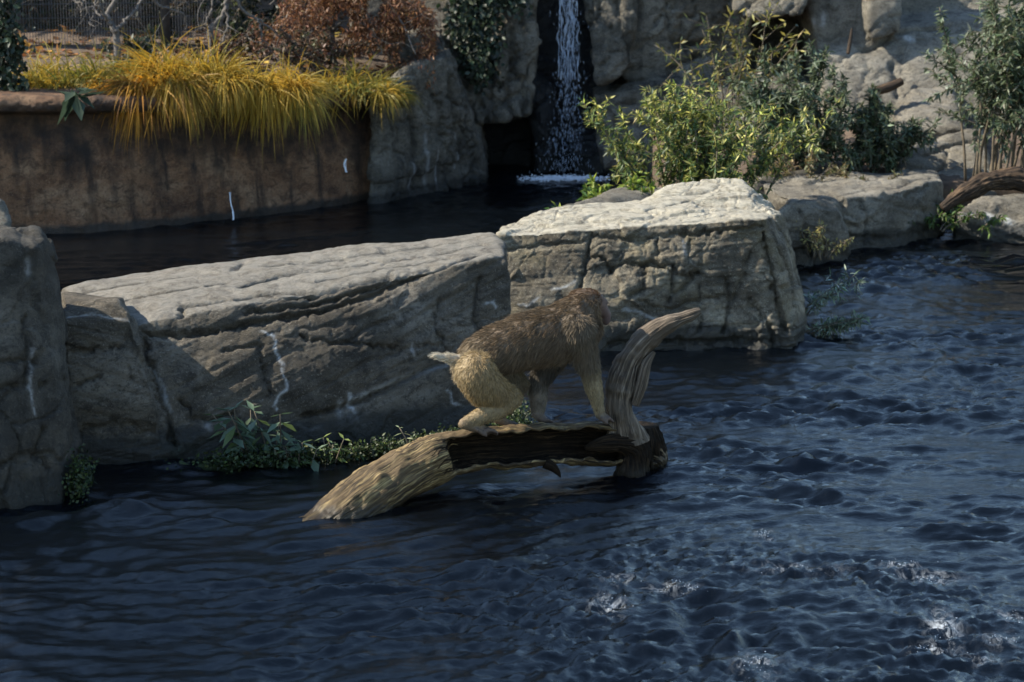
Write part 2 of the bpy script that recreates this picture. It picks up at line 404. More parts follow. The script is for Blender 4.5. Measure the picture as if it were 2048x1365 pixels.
# ------------------------------------------------------------------ boulders
def rock(name, blocks, mat, voxel, label, cat='boulder', cracks=(), veins=(), amp=.03, freq=2.0, strata=.012, sfreq=9., dip=(.28, .1, 1.), blocky=.02, bfreq=3.2, seams=0., sf=5., smooth=5, moss=(), group=None, kind=None, rough=1.0, sunlit_amt=0.):
    V, F = hulls(blocks); V, F, N = remesh(V, F, voxel, smooth)
    bvh = None; seed = hash(name + label[:9]) % 50 if False else sum(map(ord, label)) % 50
    dn = unit(np.array(dip, float)); s = V @ dn
    f1, f2, cid = voro(V * bfreq * np.array((1, 1, 1.4)) + .25 * fbm(V * 6, 2)[:, None] + seed, seed)
    edge = np.clip((f2 - f1) / .06, 0, 1)
    D = amp * fbm(V * freq + seed, 4, .5) + blocky * ((cid - .5) * np.minimum(edge, 1) - .30 * (1 - edge))
    wob = .35 * fbm(V * 1.7 + seed, 3)
    if seams:
        g1, g2, gc = voro(V * sf * np.array((1.15, 1.15, .8)) + (.5 * fbm(V * 4, 3) + .25 * fbm(V * 17, 2))[:, None] + 7, seed + 3)
        on = np.clip(fbm(V * 1.6 + 11, 2) * 3 + .6, 0, 1); D += seams * on * (.9 * (gc - .5) - 1.3 * np.exp(-((g2 - g1) / .07) ** 2))
    D += strata * fbm(np.stack([s * sfreq + wob, s * 0 + seed, V[:, 0] * .7], 1), 4, .6)
    D += strata * .8 * np.clip(fbm(np.stack([s * sfreq * 2.1 + wob * 2, V[:, 0] * 1.3, V[:, 1] * 1.3], 1), 3, .5, True) * 2 - 1, -1, 0)
    D += rough * (.010 * np.clip(fbm(V * np.array((5, 5, 8)) + seed, 4, .55, True), -1, .35) + .0055 * fbm(V * 19, 4, .65) + .004 * np.minimum(fbm(V * 45, 3, .6, True), .1))
    vein = np.zeros(len(V)); ms = np.zeros(len(V)); lit_tops = sunlit_amt * np.clip((N[:, 2] + .25 * fbm(V * 3.5 + 5, 4, .6) - .5) / .3, 0, 1)  # last mask: upward faces coloured paler, as if in sun
    if cracks or veins or moss:
        bvh = BVHTree.FromPolygons([tuple(v) for v in V], [tuple(int(i) for i in f) for f in F])
        def onto(pl):
            out = []
            for px, py in pl:
                h = bvh.ray_cast(Vector((0, 0, CAM_H)), Vector(ray(px, py)))
                if h[0] is not None: out.append(np.array(h[0]))
            return out
        jit = fbm(V * 18 + 3, 4, .65) * 1.5
        for c in cracks:
            pl, w, dp = c if isinstance(c, tuple) else (c, .016, .028)
            pl = onto(pl)
            if len(pl) > 1:
                d = seg_dist(V + (jit * .022)[:, None] * (1, .3, 1), pl); D -= dp * (.75 * np.exp(-(d / (w * .62 * (1 + .6 * jit))) ** 2) + .35 * np.exp(-d / (w * 1.8)))
        for c in veins:
            pl, w, st = c if isinstance(c, tuple) else (c, .008, 1.)
            pl = onto(pl)
            if len(pl) > 1:
                d = seg_dist(V + (jit * .012)[:, None] * (1, .3, 1), pl); vein = np.maximum(vein, st * np.exp(-(d / w) ** 2))
        for pl, w in moss:
            pl = onto(pl)
            if len(pl) > 1: ms = np.maximum(ms, np.exp(-(seg_dist(V, pl) / w) ** 2))
    V = V + N * D[:, None]; F = np.asarray(F); F = F[(V[F][:, :, 2] > -.07).any(1)]
    use = np.unique(F); mp = np.full(len(V), -1); mp[use] = np.arange(len(use)); V, F, vein, ms, lit_tops = V[use], mp[F], vein[use], ms[use], lit_tops[use]
    return mkobj(name, V, F, mat, attrs={'vein': ('FLOAT', vein), 'moss': ('FLOAT', ms), 'sunlit_top': ('FLOAT', lit_tops)}, label=label, cat=cat, group=group, kind=kind)

dz = np.array((0, 0, -.3))
def base(*ps): return [p for q in ps for p in (q, q + dz)]
def back(pts, t, dzv=0): return list(pts) + [np.array(p) + (0, t, dzv) for p in pts]

# A: near-left boulder
rock('boulder', [base(Wz(-220, 1045), Wz(-20, 1030), Wz(128, 1000), Wz(166, 925)) + [U(-260, 462, 8.7), U(20, 458, 8.72), U(72, 458, 8.85), U(100, 482, 8.92), U(-20, 475, 8.5), U(78, 500, 8.58), U(128, 640, 8.72), U(156, 880, 8.80)]
     + base(G(-260, 9.5, 0), G(120, 9.4, 0)) + [U(-260, 450, 9.4)]], M['rock_dark'], .010,
     'dark grey pillar-like boulder standing at the left bank with a thin white vein',
     cracks=[[(0, 725), (40, 722), (70, 728)], [(0, 775), (38, 772)], [(80, 772), (130, 758)], [(0, 928), (50, 908), (70, 912)], ([(48, 640), (55, 720), (50, 770)], .02, .03), ([(60, 520), (75, 600), (95, 650)], .03, .02), ([(85, 860), (70, 900), (95, 940)], .02, .03)],
     veins=[([(62, 700), (60, 740), (58, 775), (64, 810), (68, 832)], .005, .6), ([(58, 520), (60, 545)], .012, .5)], amp=.045, freq=2.4, strata=.010, dip=(1, .2, .25), blocky=.028, bfreq=2.6)
# A2: block between
rock('boulder', [base(Wz(140, 932), Wz(326, 916), Wz(110, 880), Wz(335, 880)) + [U(125, 640, 8.98), U(127, 600, 9.12), U(238, 596, 9.12), U(264, 640, 9.05), U(300, 760, 8.98), U(324, 890, 8.97), U(110, 580, 9.4), U(250, 590, 9.4)] + base(G(120, 9.6, 0), G(330, 9.6, 0))],
     M['rock_grey'], .009, 'narrow grey rock block wedged between the pillar boulder and the long slab',
     cracks=[([(128, 706), (180, 700), (238, 694)], .012, .03), ([(150, 775), (200, 752)], .014, .03), ([(258, 735), (262, 760)], .012, .02), ([(165, 860), (230, 850), (300, 870)], .02, .03), ([(255, 660), (285, 700), (300, 760)], .02, .02)],
     veins=[([(135, 634), (185, 626), (215, 632), (262, 642)], .005, .6), ([(255, 702), (290, 700)], .006, .8)], amp=.03, blocky=.022)
# B: long slab
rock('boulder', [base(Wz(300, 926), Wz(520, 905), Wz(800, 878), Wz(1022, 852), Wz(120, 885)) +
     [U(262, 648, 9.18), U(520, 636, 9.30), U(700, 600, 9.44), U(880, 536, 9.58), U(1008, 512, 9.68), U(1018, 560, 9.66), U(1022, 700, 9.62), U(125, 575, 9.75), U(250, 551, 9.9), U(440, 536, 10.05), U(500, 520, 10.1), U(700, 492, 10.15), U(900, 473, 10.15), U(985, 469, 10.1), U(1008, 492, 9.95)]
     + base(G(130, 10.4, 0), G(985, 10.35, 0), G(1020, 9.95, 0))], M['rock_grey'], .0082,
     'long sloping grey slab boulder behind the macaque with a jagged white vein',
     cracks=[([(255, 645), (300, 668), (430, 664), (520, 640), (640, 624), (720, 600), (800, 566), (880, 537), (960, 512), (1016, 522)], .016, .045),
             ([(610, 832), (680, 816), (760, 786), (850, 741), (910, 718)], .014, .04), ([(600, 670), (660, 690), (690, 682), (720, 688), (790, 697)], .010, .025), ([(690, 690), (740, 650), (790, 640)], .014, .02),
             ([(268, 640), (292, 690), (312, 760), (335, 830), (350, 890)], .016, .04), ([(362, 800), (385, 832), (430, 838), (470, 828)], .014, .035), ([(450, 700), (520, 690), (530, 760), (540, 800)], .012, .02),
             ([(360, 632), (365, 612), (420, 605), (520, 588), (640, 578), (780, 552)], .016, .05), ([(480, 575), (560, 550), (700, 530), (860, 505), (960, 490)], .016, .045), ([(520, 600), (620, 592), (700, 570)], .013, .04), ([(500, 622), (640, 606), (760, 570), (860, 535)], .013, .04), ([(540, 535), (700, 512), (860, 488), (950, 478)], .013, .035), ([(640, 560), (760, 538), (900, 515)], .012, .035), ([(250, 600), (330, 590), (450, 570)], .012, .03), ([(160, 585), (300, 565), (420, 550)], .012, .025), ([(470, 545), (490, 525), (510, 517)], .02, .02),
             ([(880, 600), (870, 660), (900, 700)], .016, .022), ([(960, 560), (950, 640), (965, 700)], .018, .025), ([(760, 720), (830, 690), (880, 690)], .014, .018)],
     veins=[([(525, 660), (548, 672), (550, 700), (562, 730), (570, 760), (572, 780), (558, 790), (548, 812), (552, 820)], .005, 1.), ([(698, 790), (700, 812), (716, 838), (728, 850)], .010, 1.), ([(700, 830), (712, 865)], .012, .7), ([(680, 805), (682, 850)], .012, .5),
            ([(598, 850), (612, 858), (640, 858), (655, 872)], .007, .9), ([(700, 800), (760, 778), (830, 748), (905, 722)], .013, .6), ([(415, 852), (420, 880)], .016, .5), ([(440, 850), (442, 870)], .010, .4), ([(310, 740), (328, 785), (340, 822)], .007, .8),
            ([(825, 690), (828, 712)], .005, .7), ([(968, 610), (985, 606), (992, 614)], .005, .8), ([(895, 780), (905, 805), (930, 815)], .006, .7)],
     amp=.028, freq=1.8, strata=.009, sfreq=13, dip=(-.22, -.35, .9), blocky=.010, bfreq=2.0, seams=.0025, sf=8, rough=.8, sunlit_amt=.5, moss=[([(340, 905), (560, 890), (800, 865)], .05)])
# C: bright-topped boulder
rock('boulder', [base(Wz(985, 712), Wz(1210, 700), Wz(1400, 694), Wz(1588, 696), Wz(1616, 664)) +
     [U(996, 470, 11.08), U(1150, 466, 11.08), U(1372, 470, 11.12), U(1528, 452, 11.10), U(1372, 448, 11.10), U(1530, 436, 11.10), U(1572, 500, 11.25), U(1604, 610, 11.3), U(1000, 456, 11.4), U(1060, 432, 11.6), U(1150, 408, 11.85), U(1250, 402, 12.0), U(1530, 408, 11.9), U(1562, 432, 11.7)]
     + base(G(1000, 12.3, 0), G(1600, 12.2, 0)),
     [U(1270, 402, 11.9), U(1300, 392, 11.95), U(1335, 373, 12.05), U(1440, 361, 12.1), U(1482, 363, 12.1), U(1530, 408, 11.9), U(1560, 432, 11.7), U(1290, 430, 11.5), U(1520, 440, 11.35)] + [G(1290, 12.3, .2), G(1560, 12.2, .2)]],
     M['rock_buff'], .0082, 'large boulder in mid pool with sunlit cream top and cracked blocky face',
     cracks=[([(1182, 468), (1172, 520), (1162, 570), (1155, 620)], .013, .03), ([(1180, 515), (1210, 520), (1226, 537)], .012, .035), ([(1226, 537), (1250, 524), (1290, 527), (1345, 532), (1352, 548), (1400, 552)], .013, .04),
             ([(1288, 530), (1290, 578), (1262, 592)], .013, .035), ([(1345, 535), (1348, 578), (1338, 604)], .014, .04), ([(1350, 590), (1372, 572), (1394, 552)], .013, .035), ([(1455, 560), (1462, 605), (1448, 664)], .016, .035), ([(1500, 512), (1488, 560), (1470, 600)], .02, .03),
             ([(1368, 466), (1420, 464), (1480, 458), (1532, 452)], .013, .04), ([(1215, 690), (1320, 680), (1400, 684), (1500, 678), (1590, 692)], .016, .03), ([(1530, 470), (1545, 540), (1560, 610), (1570, 660)], .022, .05), ([(1560, 500), (1585, 560), (1590, 620)], .018, .04), ([(1500, 600), (1540, 650), (1545, 690)], .015, .03),
             ([(1280, 600), (1330, 622), (1400, 600), (1450, 590)], .012, .022), ([(1000, 500), (1060, 492), (1170, 482)], .012, .018), ([(1190, 470), (1260, 480), (1330, 470), (1372, 462)], .014, .022), ([(1400, 660), (1410, 620), (1400, 580)], .012, .02),
             ([(1290, 422), (1380, 405), (1490, 410)], .014, .045), ([(1360, 442), (1440, 430), (1530, 428)], .013, .045), ([(1130, 428), (1240, 420), (1340, 427)], .014, .035), ([(1040, 448), (1150, 442), (1300, 445)], .013, .03), ([(1340, 390), (1420, 382), (1490, 388)], .013, .035), ([(1250, 500), (1240, 520)], .010, .02), ([(1380, 480), (1372, 525)], .010, .02), ([(1315, 480), (1318, 520)], .010, .02)],
     veins=[([(1105, 580), (1130, 575), (1150, 562)], .006, .8), ([(1040, 608), (1055, 612), (1075, 598)], .006, .8), ([(1250, 617), (1280, 625), (1310, 640)], .006, .7), ([(1365, 480), (1372, 510)], .006, .6)],
     amp=.030, freq=2.0, strata=.010, sfreq=12, dip=(-.08, .1, 1.), blocky=.024, bfreq=3.6, rough=1.2, seams=.006, sf=9, sunlit_amt=.95)
# small pale rock by the wall, left
rock('boulder', [base(G(-120, 12.0, 0), G(28, 12.1, 0)) + [U(-120, 392, 12.2), U(0, 400, 12.2), U(20, 442, 12.15)] + back([U(-120, 392, 12.6), U(5, 405, 12.6), G(25, 12.6, -.2)], .1)], M['rock_bank'], .014, 'pale grey rock at the foot of the brown wall behind the pillar boulder')
# D: round grey boulder
rock('boulder', [base(Wz(1552, 530), Wz(1640, 522), Wz(1702, 510)) + [U(1550, 430, 13.05), U(1580, 402, 13.15), U(1640, 396, 13.25), U(1676, 420, 13.25), U(1700, 470, 13.3)] + base(G(1540, 13.9, 0), G(1700, 13.9, 0)) + [U(1580, 395, 13.7), U(1670, 400, 13.7)]],
     M['rock_bank'], .014, 'rounded grey boulder with dry yellow weeds at the waterline beyond the cream-topped boulder', cracks=[([(1600, 420), (1615, 480), (1625, 515)], .02, .04), ([(1560, 500), (1640, 500), (1690, 495)], .015, .03)], amp=.04, blocky=.03)
# E: long bank ledge
rock('boulder', [base(Wz(1690, 506), Wz(1780, 496), Wz(1872, 478)) + [U(1690, 410, 13.65), U(1640, 400, 13.6), U(1790, 385, 13.8), U(1850, 366, 14.05), U(1884, 362, 14.3), U(1560, 392, 13.9), U(1500, 356, 14.6), U(1700, 348, 14.9), U(1870, 343, 14.9), U(1885, 440, 14.15)] + base(G(1500, 15, 0), G(1890, 15, 0))],
     M['rock_bank'], .014, 'long flat-topped pale ledge rock along the far right bank', cracks=[([(1560, 385), (1680, 388), (1790, 372), (1860, 358)], .02, .03), ([(1720, 400), (1740, 450), (1735, 490)], .02, .03), ([(1810, 395), (1860, 372)], .015, .03), ([(1700, 470), (1760, 480), (1870, 460)], .02, .03)], amp=.04, blocky=.03, strata=.02)
rock('boulder', [[U(1510, 362, 14.35), U(1560, 346, 14.55), U(1640, 334, 14.7), U(1668, 350, 14.7)] + base(G(1505, 14.2, .12), G(1670, 14.5, .12)) + [U(1540, 345, 15.0), U(1650, 336, 15.0)]],
     M['rock_dark'], .016, 'brownish low boulder lying under the dark bushes on the bank', amp=.03)
rock('boulder', [base(G(1070, 12.25, 0), G(1330, 12.3, 0)) + [U(1090, 420, 12.35), U(1180, 393, 12.6), U(1250, 379, 12.9), U(1340, 384, 12.9)] + base(G(1190, 13.1, 0), G(1260, 14.3, 0), G(1480, 14.6, 0), G(1560, 12.8, 0)) + [G(1330, 14.3, .22), G(1480, 14.5, .26), G(1520, 13.0, .22)]],
     M['rock_bank'], .02, 'low pale rock shelf below the yellow-green bush', amp=.025)
rock('boulder', [base(Wz(1905, 482), Wz(2000, 484), Wz(2160, 486)) + [U(1920, 420, 14.0), U(1950, 405, 14.1), U(2010, 396, 14.25), U(2160, 386, 14.4)] + base(G(1900, 14.9, 0), G(2160, 14.9, 0)) + [U(2160, 380, 14.8), U(1960, 395, 14.7)]],
     M['rock_bank'], .014, 'low rock with white splashes beneath the arched log at the right bank',
     veins=[([(1978, 432), (1980, 455), (1985, 470)], .022, 1.3), ([(2012, 440), (2022, 450)], .022, 1.3), ([(2005, 462), (2040, 462)], .025, 1.3), ([(1925, 432), (1950, 430)], .012, 1.)], amp=.03, strata=.025)  # broad white patches, drawn through the vein mask
rock('boulder', [[U(1800, 300, 15.2), U(1832, 286, 15.35), U(1950, 258, 15.5), U(1975, 300, 15.3)] + base(G(1795, 14.9, .15), G(1990, 14.8, .15)) + [U(1830, 280, 16.0), U(1970, 255, 16.0), G(1795, 16, .2), G(1990, 16, .2)]],
     M['cliff_right'], .018, 'sloping buff slab rising from the ledge rock to the cliff', cracks=[([(1795, 322), (1850, 308), (1900, 290), (1960, 280)], .02, .045), ([(1895, 295), (1890, 330), (1860, 350)], .018, .04)], amp=.03, strata=.02)
rock('boulder', [[U(1785, 220, 15.9), U(1830, 184, 16.05), U(1900, 172, 16.1), U(1925, 262, 15.7), U(1800, 275, 15.6)] + base(G(1790, 15.5, .5), G(1930, 15.5, .5)) + [U(1830, 178, 16.6), U(1910, 168, 16.6), G(1930, 16.6, .4)]],
     M['cliff_right'], .018, 'rounded layered rock below the fallen reddish log', amp=.045, strata=.03, sfreq=12)

# bank soil
Vb, Fb = hulls([[G(1330, 14.3, .2), G(1600, 14.6, .2), G(2420, 15.2, .24), G(2420, 17.8, .7), G(1300, 17.2, .35), G(1330, 14.25, -.4), G(1600, 14.55, -.4), G(2420, 15.15, -.4), G(2420, 17.8, -.4), G(1300, 17.2, -.4)]])
Vb, Fb, Nb = remesh(Vb, Fb, .06, 3); Vb = Vb + Nb * (.03 * fbm(Vb * 4, 4))[:, None]
mkobj('bank', Vb, Fb, M['soil'], attrs={}, kind='structure')

# ------------------------------------------------------------------ cliffs and walls
def blk(pts, t): return back(pts, t)
rock('rock_wall', [blk([G(738, 15.42, -.3), U(738, 205, 15.5), U(822, 130, 15.7), U(892, 114, 16.0), U(905, 190, 16.1), U(962, 300, 16.35), G(974, 16.42, -.3), G(850, 15.85, -.3), U(850, 250, 15.8)], 1.2),
     blk([U(776, 74, 16.25), U(884, 68, 16.45), U(776, 160, 16.2), U(900, 160, 16.45)], 1.0)],
     M['cliff'], .017, 'grey streaked rock wall between the brown wall and the waterfall', cat='rock wall',
     cracks=[([(740, 240), (748, 300), (735, 390)], .03, .06), ([(820, 180), (828, 260), (835, 380)], .03, .04), ([(900, 170), (905, 230), (930, 330)], .03, .04), ([(760, 230), (800, 245), (830, 240)], .018, .03), ([(770, 300), (810, 310)], .018, .03), ([(860, 250), (900, 260)], .018, .03), ([(780, 200), (785, 260)], .018, .03)],
     veins=[([(872, 300), (876, 380)], .010, .6), ([(850, 270), (852, 340), (856, 385)], .014, .4), ([(825, 330), (822, 385)], .012, .5), ([(915, 270), (918, 300), (915, 335)], .010, .6)], amp=.05, freq=2.5, strata=.015, dip=(1, .3, .1), blocky=.035, bfreq=4, seams=.03, sf=6, smooth=3, rough=2)
rock('rock_wall', [blk([U(700, -190, 17.4), U(905, -190, 17.4), U(905, 130, 17.0), U(700, 130, 17.0)], .8)], M['cliff'], .03, 'pale upper rock tier above the grey wall beside the ivy', cat='rock wall', amp=.04, dip=(1, .2, .1))
rock('cliff', [blk([U(880, -190, 17.0), U(1070, -190, 17.0), U(1072, 150, 16.75), U(1058, 235, 16.6), U(960, 246, 16.5), U(890, 110, 16.62)], .8),
     blk([U(955, 130, 16.75), U(900, 120, 16.7), G(972, 16.5, -.3), U(960, 300, 16.45), G(900, 16.4, -.3)], .6)],
     M['cliff'], .018, 'tall grey cliff pillar on the ivy side of the waterfall with undercut foot', cat='cliff',
     cracks=[([(1020, 60), (1025, 140), (1000, 180)], .025, .05), ([(960, 190), (1000, 200), (1055, 190)], .02, .04), ([(1015, 200), (1030, 235)], .018, .04), ([(1040, 0), (1045, 100)], .03, .04), ([(975, 60), (985, 160)], .03, .04)], amp=.035, freq=2.2, dip=(1, .2, .2), blocky=.045, bfreq=3, smooth=2, rough=2.2, seams=.035, sf=5.5)
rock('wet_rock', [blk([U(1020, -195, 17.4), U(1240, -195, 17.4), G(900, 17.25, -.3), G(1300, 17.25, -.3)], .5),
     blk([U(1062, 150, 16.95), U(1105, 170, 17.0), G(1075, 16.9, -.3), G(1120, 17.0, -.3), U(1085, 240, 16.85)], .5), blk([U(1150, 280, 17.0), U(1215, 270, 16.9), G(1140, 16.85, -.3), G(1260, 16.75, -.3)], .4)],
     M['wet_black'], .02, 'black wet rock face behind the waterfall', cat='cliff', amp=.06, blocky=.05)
rock('cliff', [blk([U(1166, -190, 17.05), U(1280, -190, 17.0), U(1262, 130, 16.8), U(1240, 156, 16.75), U(1196, 170, 16.75), U(1184, 60, 16.9)], .6),
     blk([U(1188, 190, 16.85), U(1340, 165, 16.75), G(1340, 16.45, -.3), U(1198, 265, 16.75), G(1240, 16.6, -.3)], .8),
     blk([U(1235, -190, 17.2), U(1500, -190, 17.2), U(1500, 160, 17.0), U(1245, 160, 16.95)], .8), blk([U(1300, 150, 16.9), U(1670, 160, 16.9), G(1670, 16.2, -.2), G(1300, 16.4, -.2)], .9),
     blk([U(1440, -190, 17.0), U(1670, -190, 17.0), U(1606, 26, 16.6), U(1470, 36, 16.7)], 1.0), blk([U(1430, -90, 17.9), U(1660, -90, 17.9), U(1660, 240, 17.6), U(1430, 240, 17.6)], .5)],
     M['cliff'], .022, 'broad grey cliff with a dark cave beside the waterfall', cat='cliff',
     cracks=[([(1195, 185), (1250, 165), (1340, 140), (1400, 110)], .03, .09), ([(1235, 0), (1240, 60), (1260, 110)], .025, .05), ([(1190, 200), (1230, 215), (1270, 205)], .02, .04), ([(1195, 265), (1250, 250), (1320, 250)], .02, .04), ([(1290, 170), (1300, 220)], .02, .04), ([(1330, 0), (1340, 80), (1420, 90)], .025, .05), ([(1360, 95), (1420, 80), (1500, 70)], .03, .08)], amp=.035, freq=2.0, blocky=.05, bfreq=2.6, smooth=2, rough=2.2, seams=.035, sf=4.5)
rock('cliff', [blk([U(1605, -150, 17.2), U(1780, -140, 17.0), U(1730, 60, 16.8), U(1640, 122, 16.8), U(1612, 30, 17.0)], .9),
     blk([U(1640, 112, 16.6), U(1740, 60, 16.8), U(1900, 40, 16.85), U(2060, 50, 16.85), U(2380, 0, 16.9), G(2380, 16.0, .2), U(1650, 205, 16.4), G(1660, 16.1, .2)], 1.0),
     blk([U(1722, -150, 16.8), U(1812, -150, 16.8), U(1800, 66, 16.6), U(1740, 82, 16.55)], .7),
     blk([U(1780, -120, 17.7), U(2480, -90, 17.7), U(2480, 120, 17.4), U(1780, 120, 17.4)], .6)],
     M['cliff_right'], .025, 'sandy grey stepped cliff rising above the far right bushes', cat='cliff',
     cracks=[([(1640, 110), (1740, 100), (1810, 60), (1900, 45)], .025, .06), ([(1790, 60), (1785, 130), (1795, 190)], .022, .05), ([(1735, 0), (1738, 80)], .02, .05), ([(1800, 100), (1810, 150)], .02, .03)],
     veins=[([(1648, 30), (1645, 50)], .02, .9), ([(1625, 40), (1628, 50)], .02, .9), ([(1812, 72), (1822, 80)], .022, 1.)], amp=.03, blocky=.022, bfreq=1.8, smooth=3, rough=.9, seams=.012, sf=2.6)

# brown retaining wall with coping lip (lofted along its curve)
wl_pts = [Wz(-420, 505), Wz(-200, 484), Wz(0, 471), Wz(200, 464), Wz(330, 452), Wz(470, 437), Wz(600, 421), Wz(760, 397)]
path = smooth_path(wl_pts, 330); lipz = np.interp(np.linspace(0, 1, 330), [0, .4, .75, 1], [.86, .82, .76, .68])
prof = smooth_path([(0, -.3, 0), (0, .0, 0), (.015, .30, 0), (.05, .62, 0), (.10, .84, 0), (.09, .90, 0), (.0, .925, 0), (-.035, .95, 0), (-.04, 1.0, 0), (.0, 1.04, 0), (.10, 1.05, 0), (.5, 1.06, 0)], 110)
T = unit(np.gradient(path, axis=0)); Nn = np.stack([T[:, 1], -T[:, 0], T[:, 2] * 0], 1)
Vw = path[:, None, :] - Nn[:, None, :] * prof[None, :, 0:1] + np.array((0, 0, 1.)) * (prof[None, :, 1:2] * lipz[:, None, None])
Vw = Vw.reshape(-1, 3); nu, nv = 330, 110
qq = (np.arange(nu - 1)[:, None] * nv + np.arange(nv - 1)[None]).ravel(); Fw = np.stack([qq, qq + nv, qq + nv + 1, qq + 1], 1)
Nf = np.repeat(Nn, nv, 0)
f1w, f2w, cw = voro(Vw * 4.5 + .4 * fbm(Vw * 5, 3)[:, None], 4)
Dw = .028 * (cw - .5) * np.clip((f2w - f1w) / .1, 0, 1) * np.clip(1.1 - (Vw[:, 0] + 3.6) / 2.6, .25, 1) + .012 * fbm(Vw * 22, 3, .6) + .045 * fbm(Vw * 2.2, 4) + .012 * fbm(Vw * np.array((7, 7, 2)), 4) + .02 * np.clip(fbm(Vw * np.array((2.5, 2.5, 3.5)) + 4, 3, .5, True), -1, .4) * np.clip((.75 - (Vw[:, 0] + 3.4) / 3.0), .15, 1)
vein = np.zeros(len(Vw))
for pl, w, dp in [([(500, 270), (478, 330), (462, 395), (464, 436)], .05, .06), ([(745, 250), (720, 300), (700, 340), (690, 400)], .05, .06), ([(610, 250), (585, 330)], .03, .02)]:
    pts = [U(a, b, np.interp(a, [470, 740], [14.72, 15.4])) for a, b in pl]; Dw -= dp * np.exp(-(seg_dist(Vw, pts) / w) ** 2)
Vw = Vw + Nf * Dw[:, None]
zr = Vw[:, 2] / np.repeat(lipz, nv); sn = fbm(np.stack([Vw[:, 0] * 6, Vw[:, 1] * 6, Vw[:, 2] * .8], 1), 4, .6) + .6 * fbm(np.stack([Vw[:, 0] * 1.3, Vw[:, 1] * 1.3, Vw[:, 2] * .5 + 4], 1), 2)
wst = np.clip((zr - .46 - .48 * sn) / .18, 0, 1) * np.clip((1.02 - zr) / .05, .55, 1) * np.clip(.75 + .5 * fbm(Vw * 9, 3), 0, 1)
mkobj('retaining_wall', Vw, Fw, M['brown_wall'], attrs={'stain': ('FLOAT', wst), 'vein': ('FLOAT', vein), 'moss': ('FLOAT', vein)}, label='long curved brown stained wall with coping lip under the yellow grass', cat='wall')

# planting bed + hillside behind the wall
gx = np.linspace(-9, 1.0, 150); gy = np.linspace(14.0, 24, 150); A, B = np.meshgrid(gx, gy)
def hill_z(x, y):
    wy = np.interp(x, [p[0] for p in wl_pts], [p[1] for p in wl_pts]); d = y - wy
    z = np.interp(d, [0, .25, .4, 1.2, 2.6, 3.4, 4.2, 7.5, 10], [.3, .5, .80, .88, .96, 1.0, 1.35, 3.2, 3.9])
    return z + .04 * pnoise(np.stack([x * 2, y * 2, x * 0], -1).reshape(-1, 3)).reshape(np.shape(x))
H = np.stack([A, B, hill_z(A.ravel(), B.ravel()).reshape(A.shape)], -1).reshape(-1, 3)
keep_lim = 0.15
H[:, 2] = np.where(H[:, 1] < np.interp(H[:, 0], [p[0] for p in wl_pts], [p[1] for p in wl_pts]) + .06, -.5, H[:, 2])
H[:, 2] = np.where((H[:, 0] > -.75) & (H[:, 1] < 17.6), -.6, H[:, 2])
qh = (np.arange(149)[:, None] * 150 + np.arange(149)[None]).ravel()
mkobj('hillside', H, np.stack([qh, qh + 1, qh + 151, qh + 150], 1), M['soil'], kind='structure', origin=(-4, 18, 0))
# far right/back ground closing the place behind the cliffs
n = 4200; X = rng.uniform(-7, -.9, n); Y = rng.uniform(16.0, 21.5, n); Z = hill_z(X, Y) + .012
V, F, C = leaf_mesh(np.stack([X, Y, Z], 1), np.stack([rng.normal(size=n), rng.normal(size=n), rng.normal(size=n) * .25], 1), np.tile((0, 0, 1.), (n, 1)) + rng.normal(size=(n, 3)) * .35, rng.uniform(.05, .10, n), rng.uniform(.03, .06, n), palette(n, [(.20, .09, .03), (.14, .07, .03), (.30, .16, .05), (.40, .24, .06), (.10, .05, .025)], .25))
mkobj('fallen_leaves', V, F, M['leaf'], attrs={'col': ('FLOAT_COLOR', C)}, kind='stuff', label='brown and gold fallen leaves covering the slope behind the fence', cat='leaf litter')

# ------------------------------------------------------------------ fence
fe = empty('wire_fence', G(200, 16.6, .93), label='grey wire fence with dark posts behind the yellow grass', cat='fence')
Aw = Acc()
fx0, fx1 = G(-120, 16.5, 1)[0], G(470, 16.75, 1)[0]
def fy(x): return 16.5 + (x - fx0) / (fx1 - fx0) * .35
x = fx0
while x < fx1:
    zb = float(hill_z(np.array([x]), np.array([fy(x)]))[0]) - .02
    V, F = tube([(x, fy(x), zb), (x, fy(x), 2.3)], .0022, 4, False); Aw.add(V, F); x += .02
for z in np.arange(1.05, 2.3, .10):
    V, F = tube([(fx0, fy(fx0) - .004, z), (fx1, fy(fx1) - .004, z)], .002, 4, False); Aw.add(V, F)
V, F, _ = Aw.arrays(); mkobj('wire_mesh', V, F, M['fence'], fe, kind='stuff')
for px in (18, 333, 210):
    p = G(px, 16.6, .8)
    if px == 210: continue
    V, F = tube([p, p + (0, 0, 1.6)], [.035, .035], 8); mkobj('post', V, F, M['post'], fe)

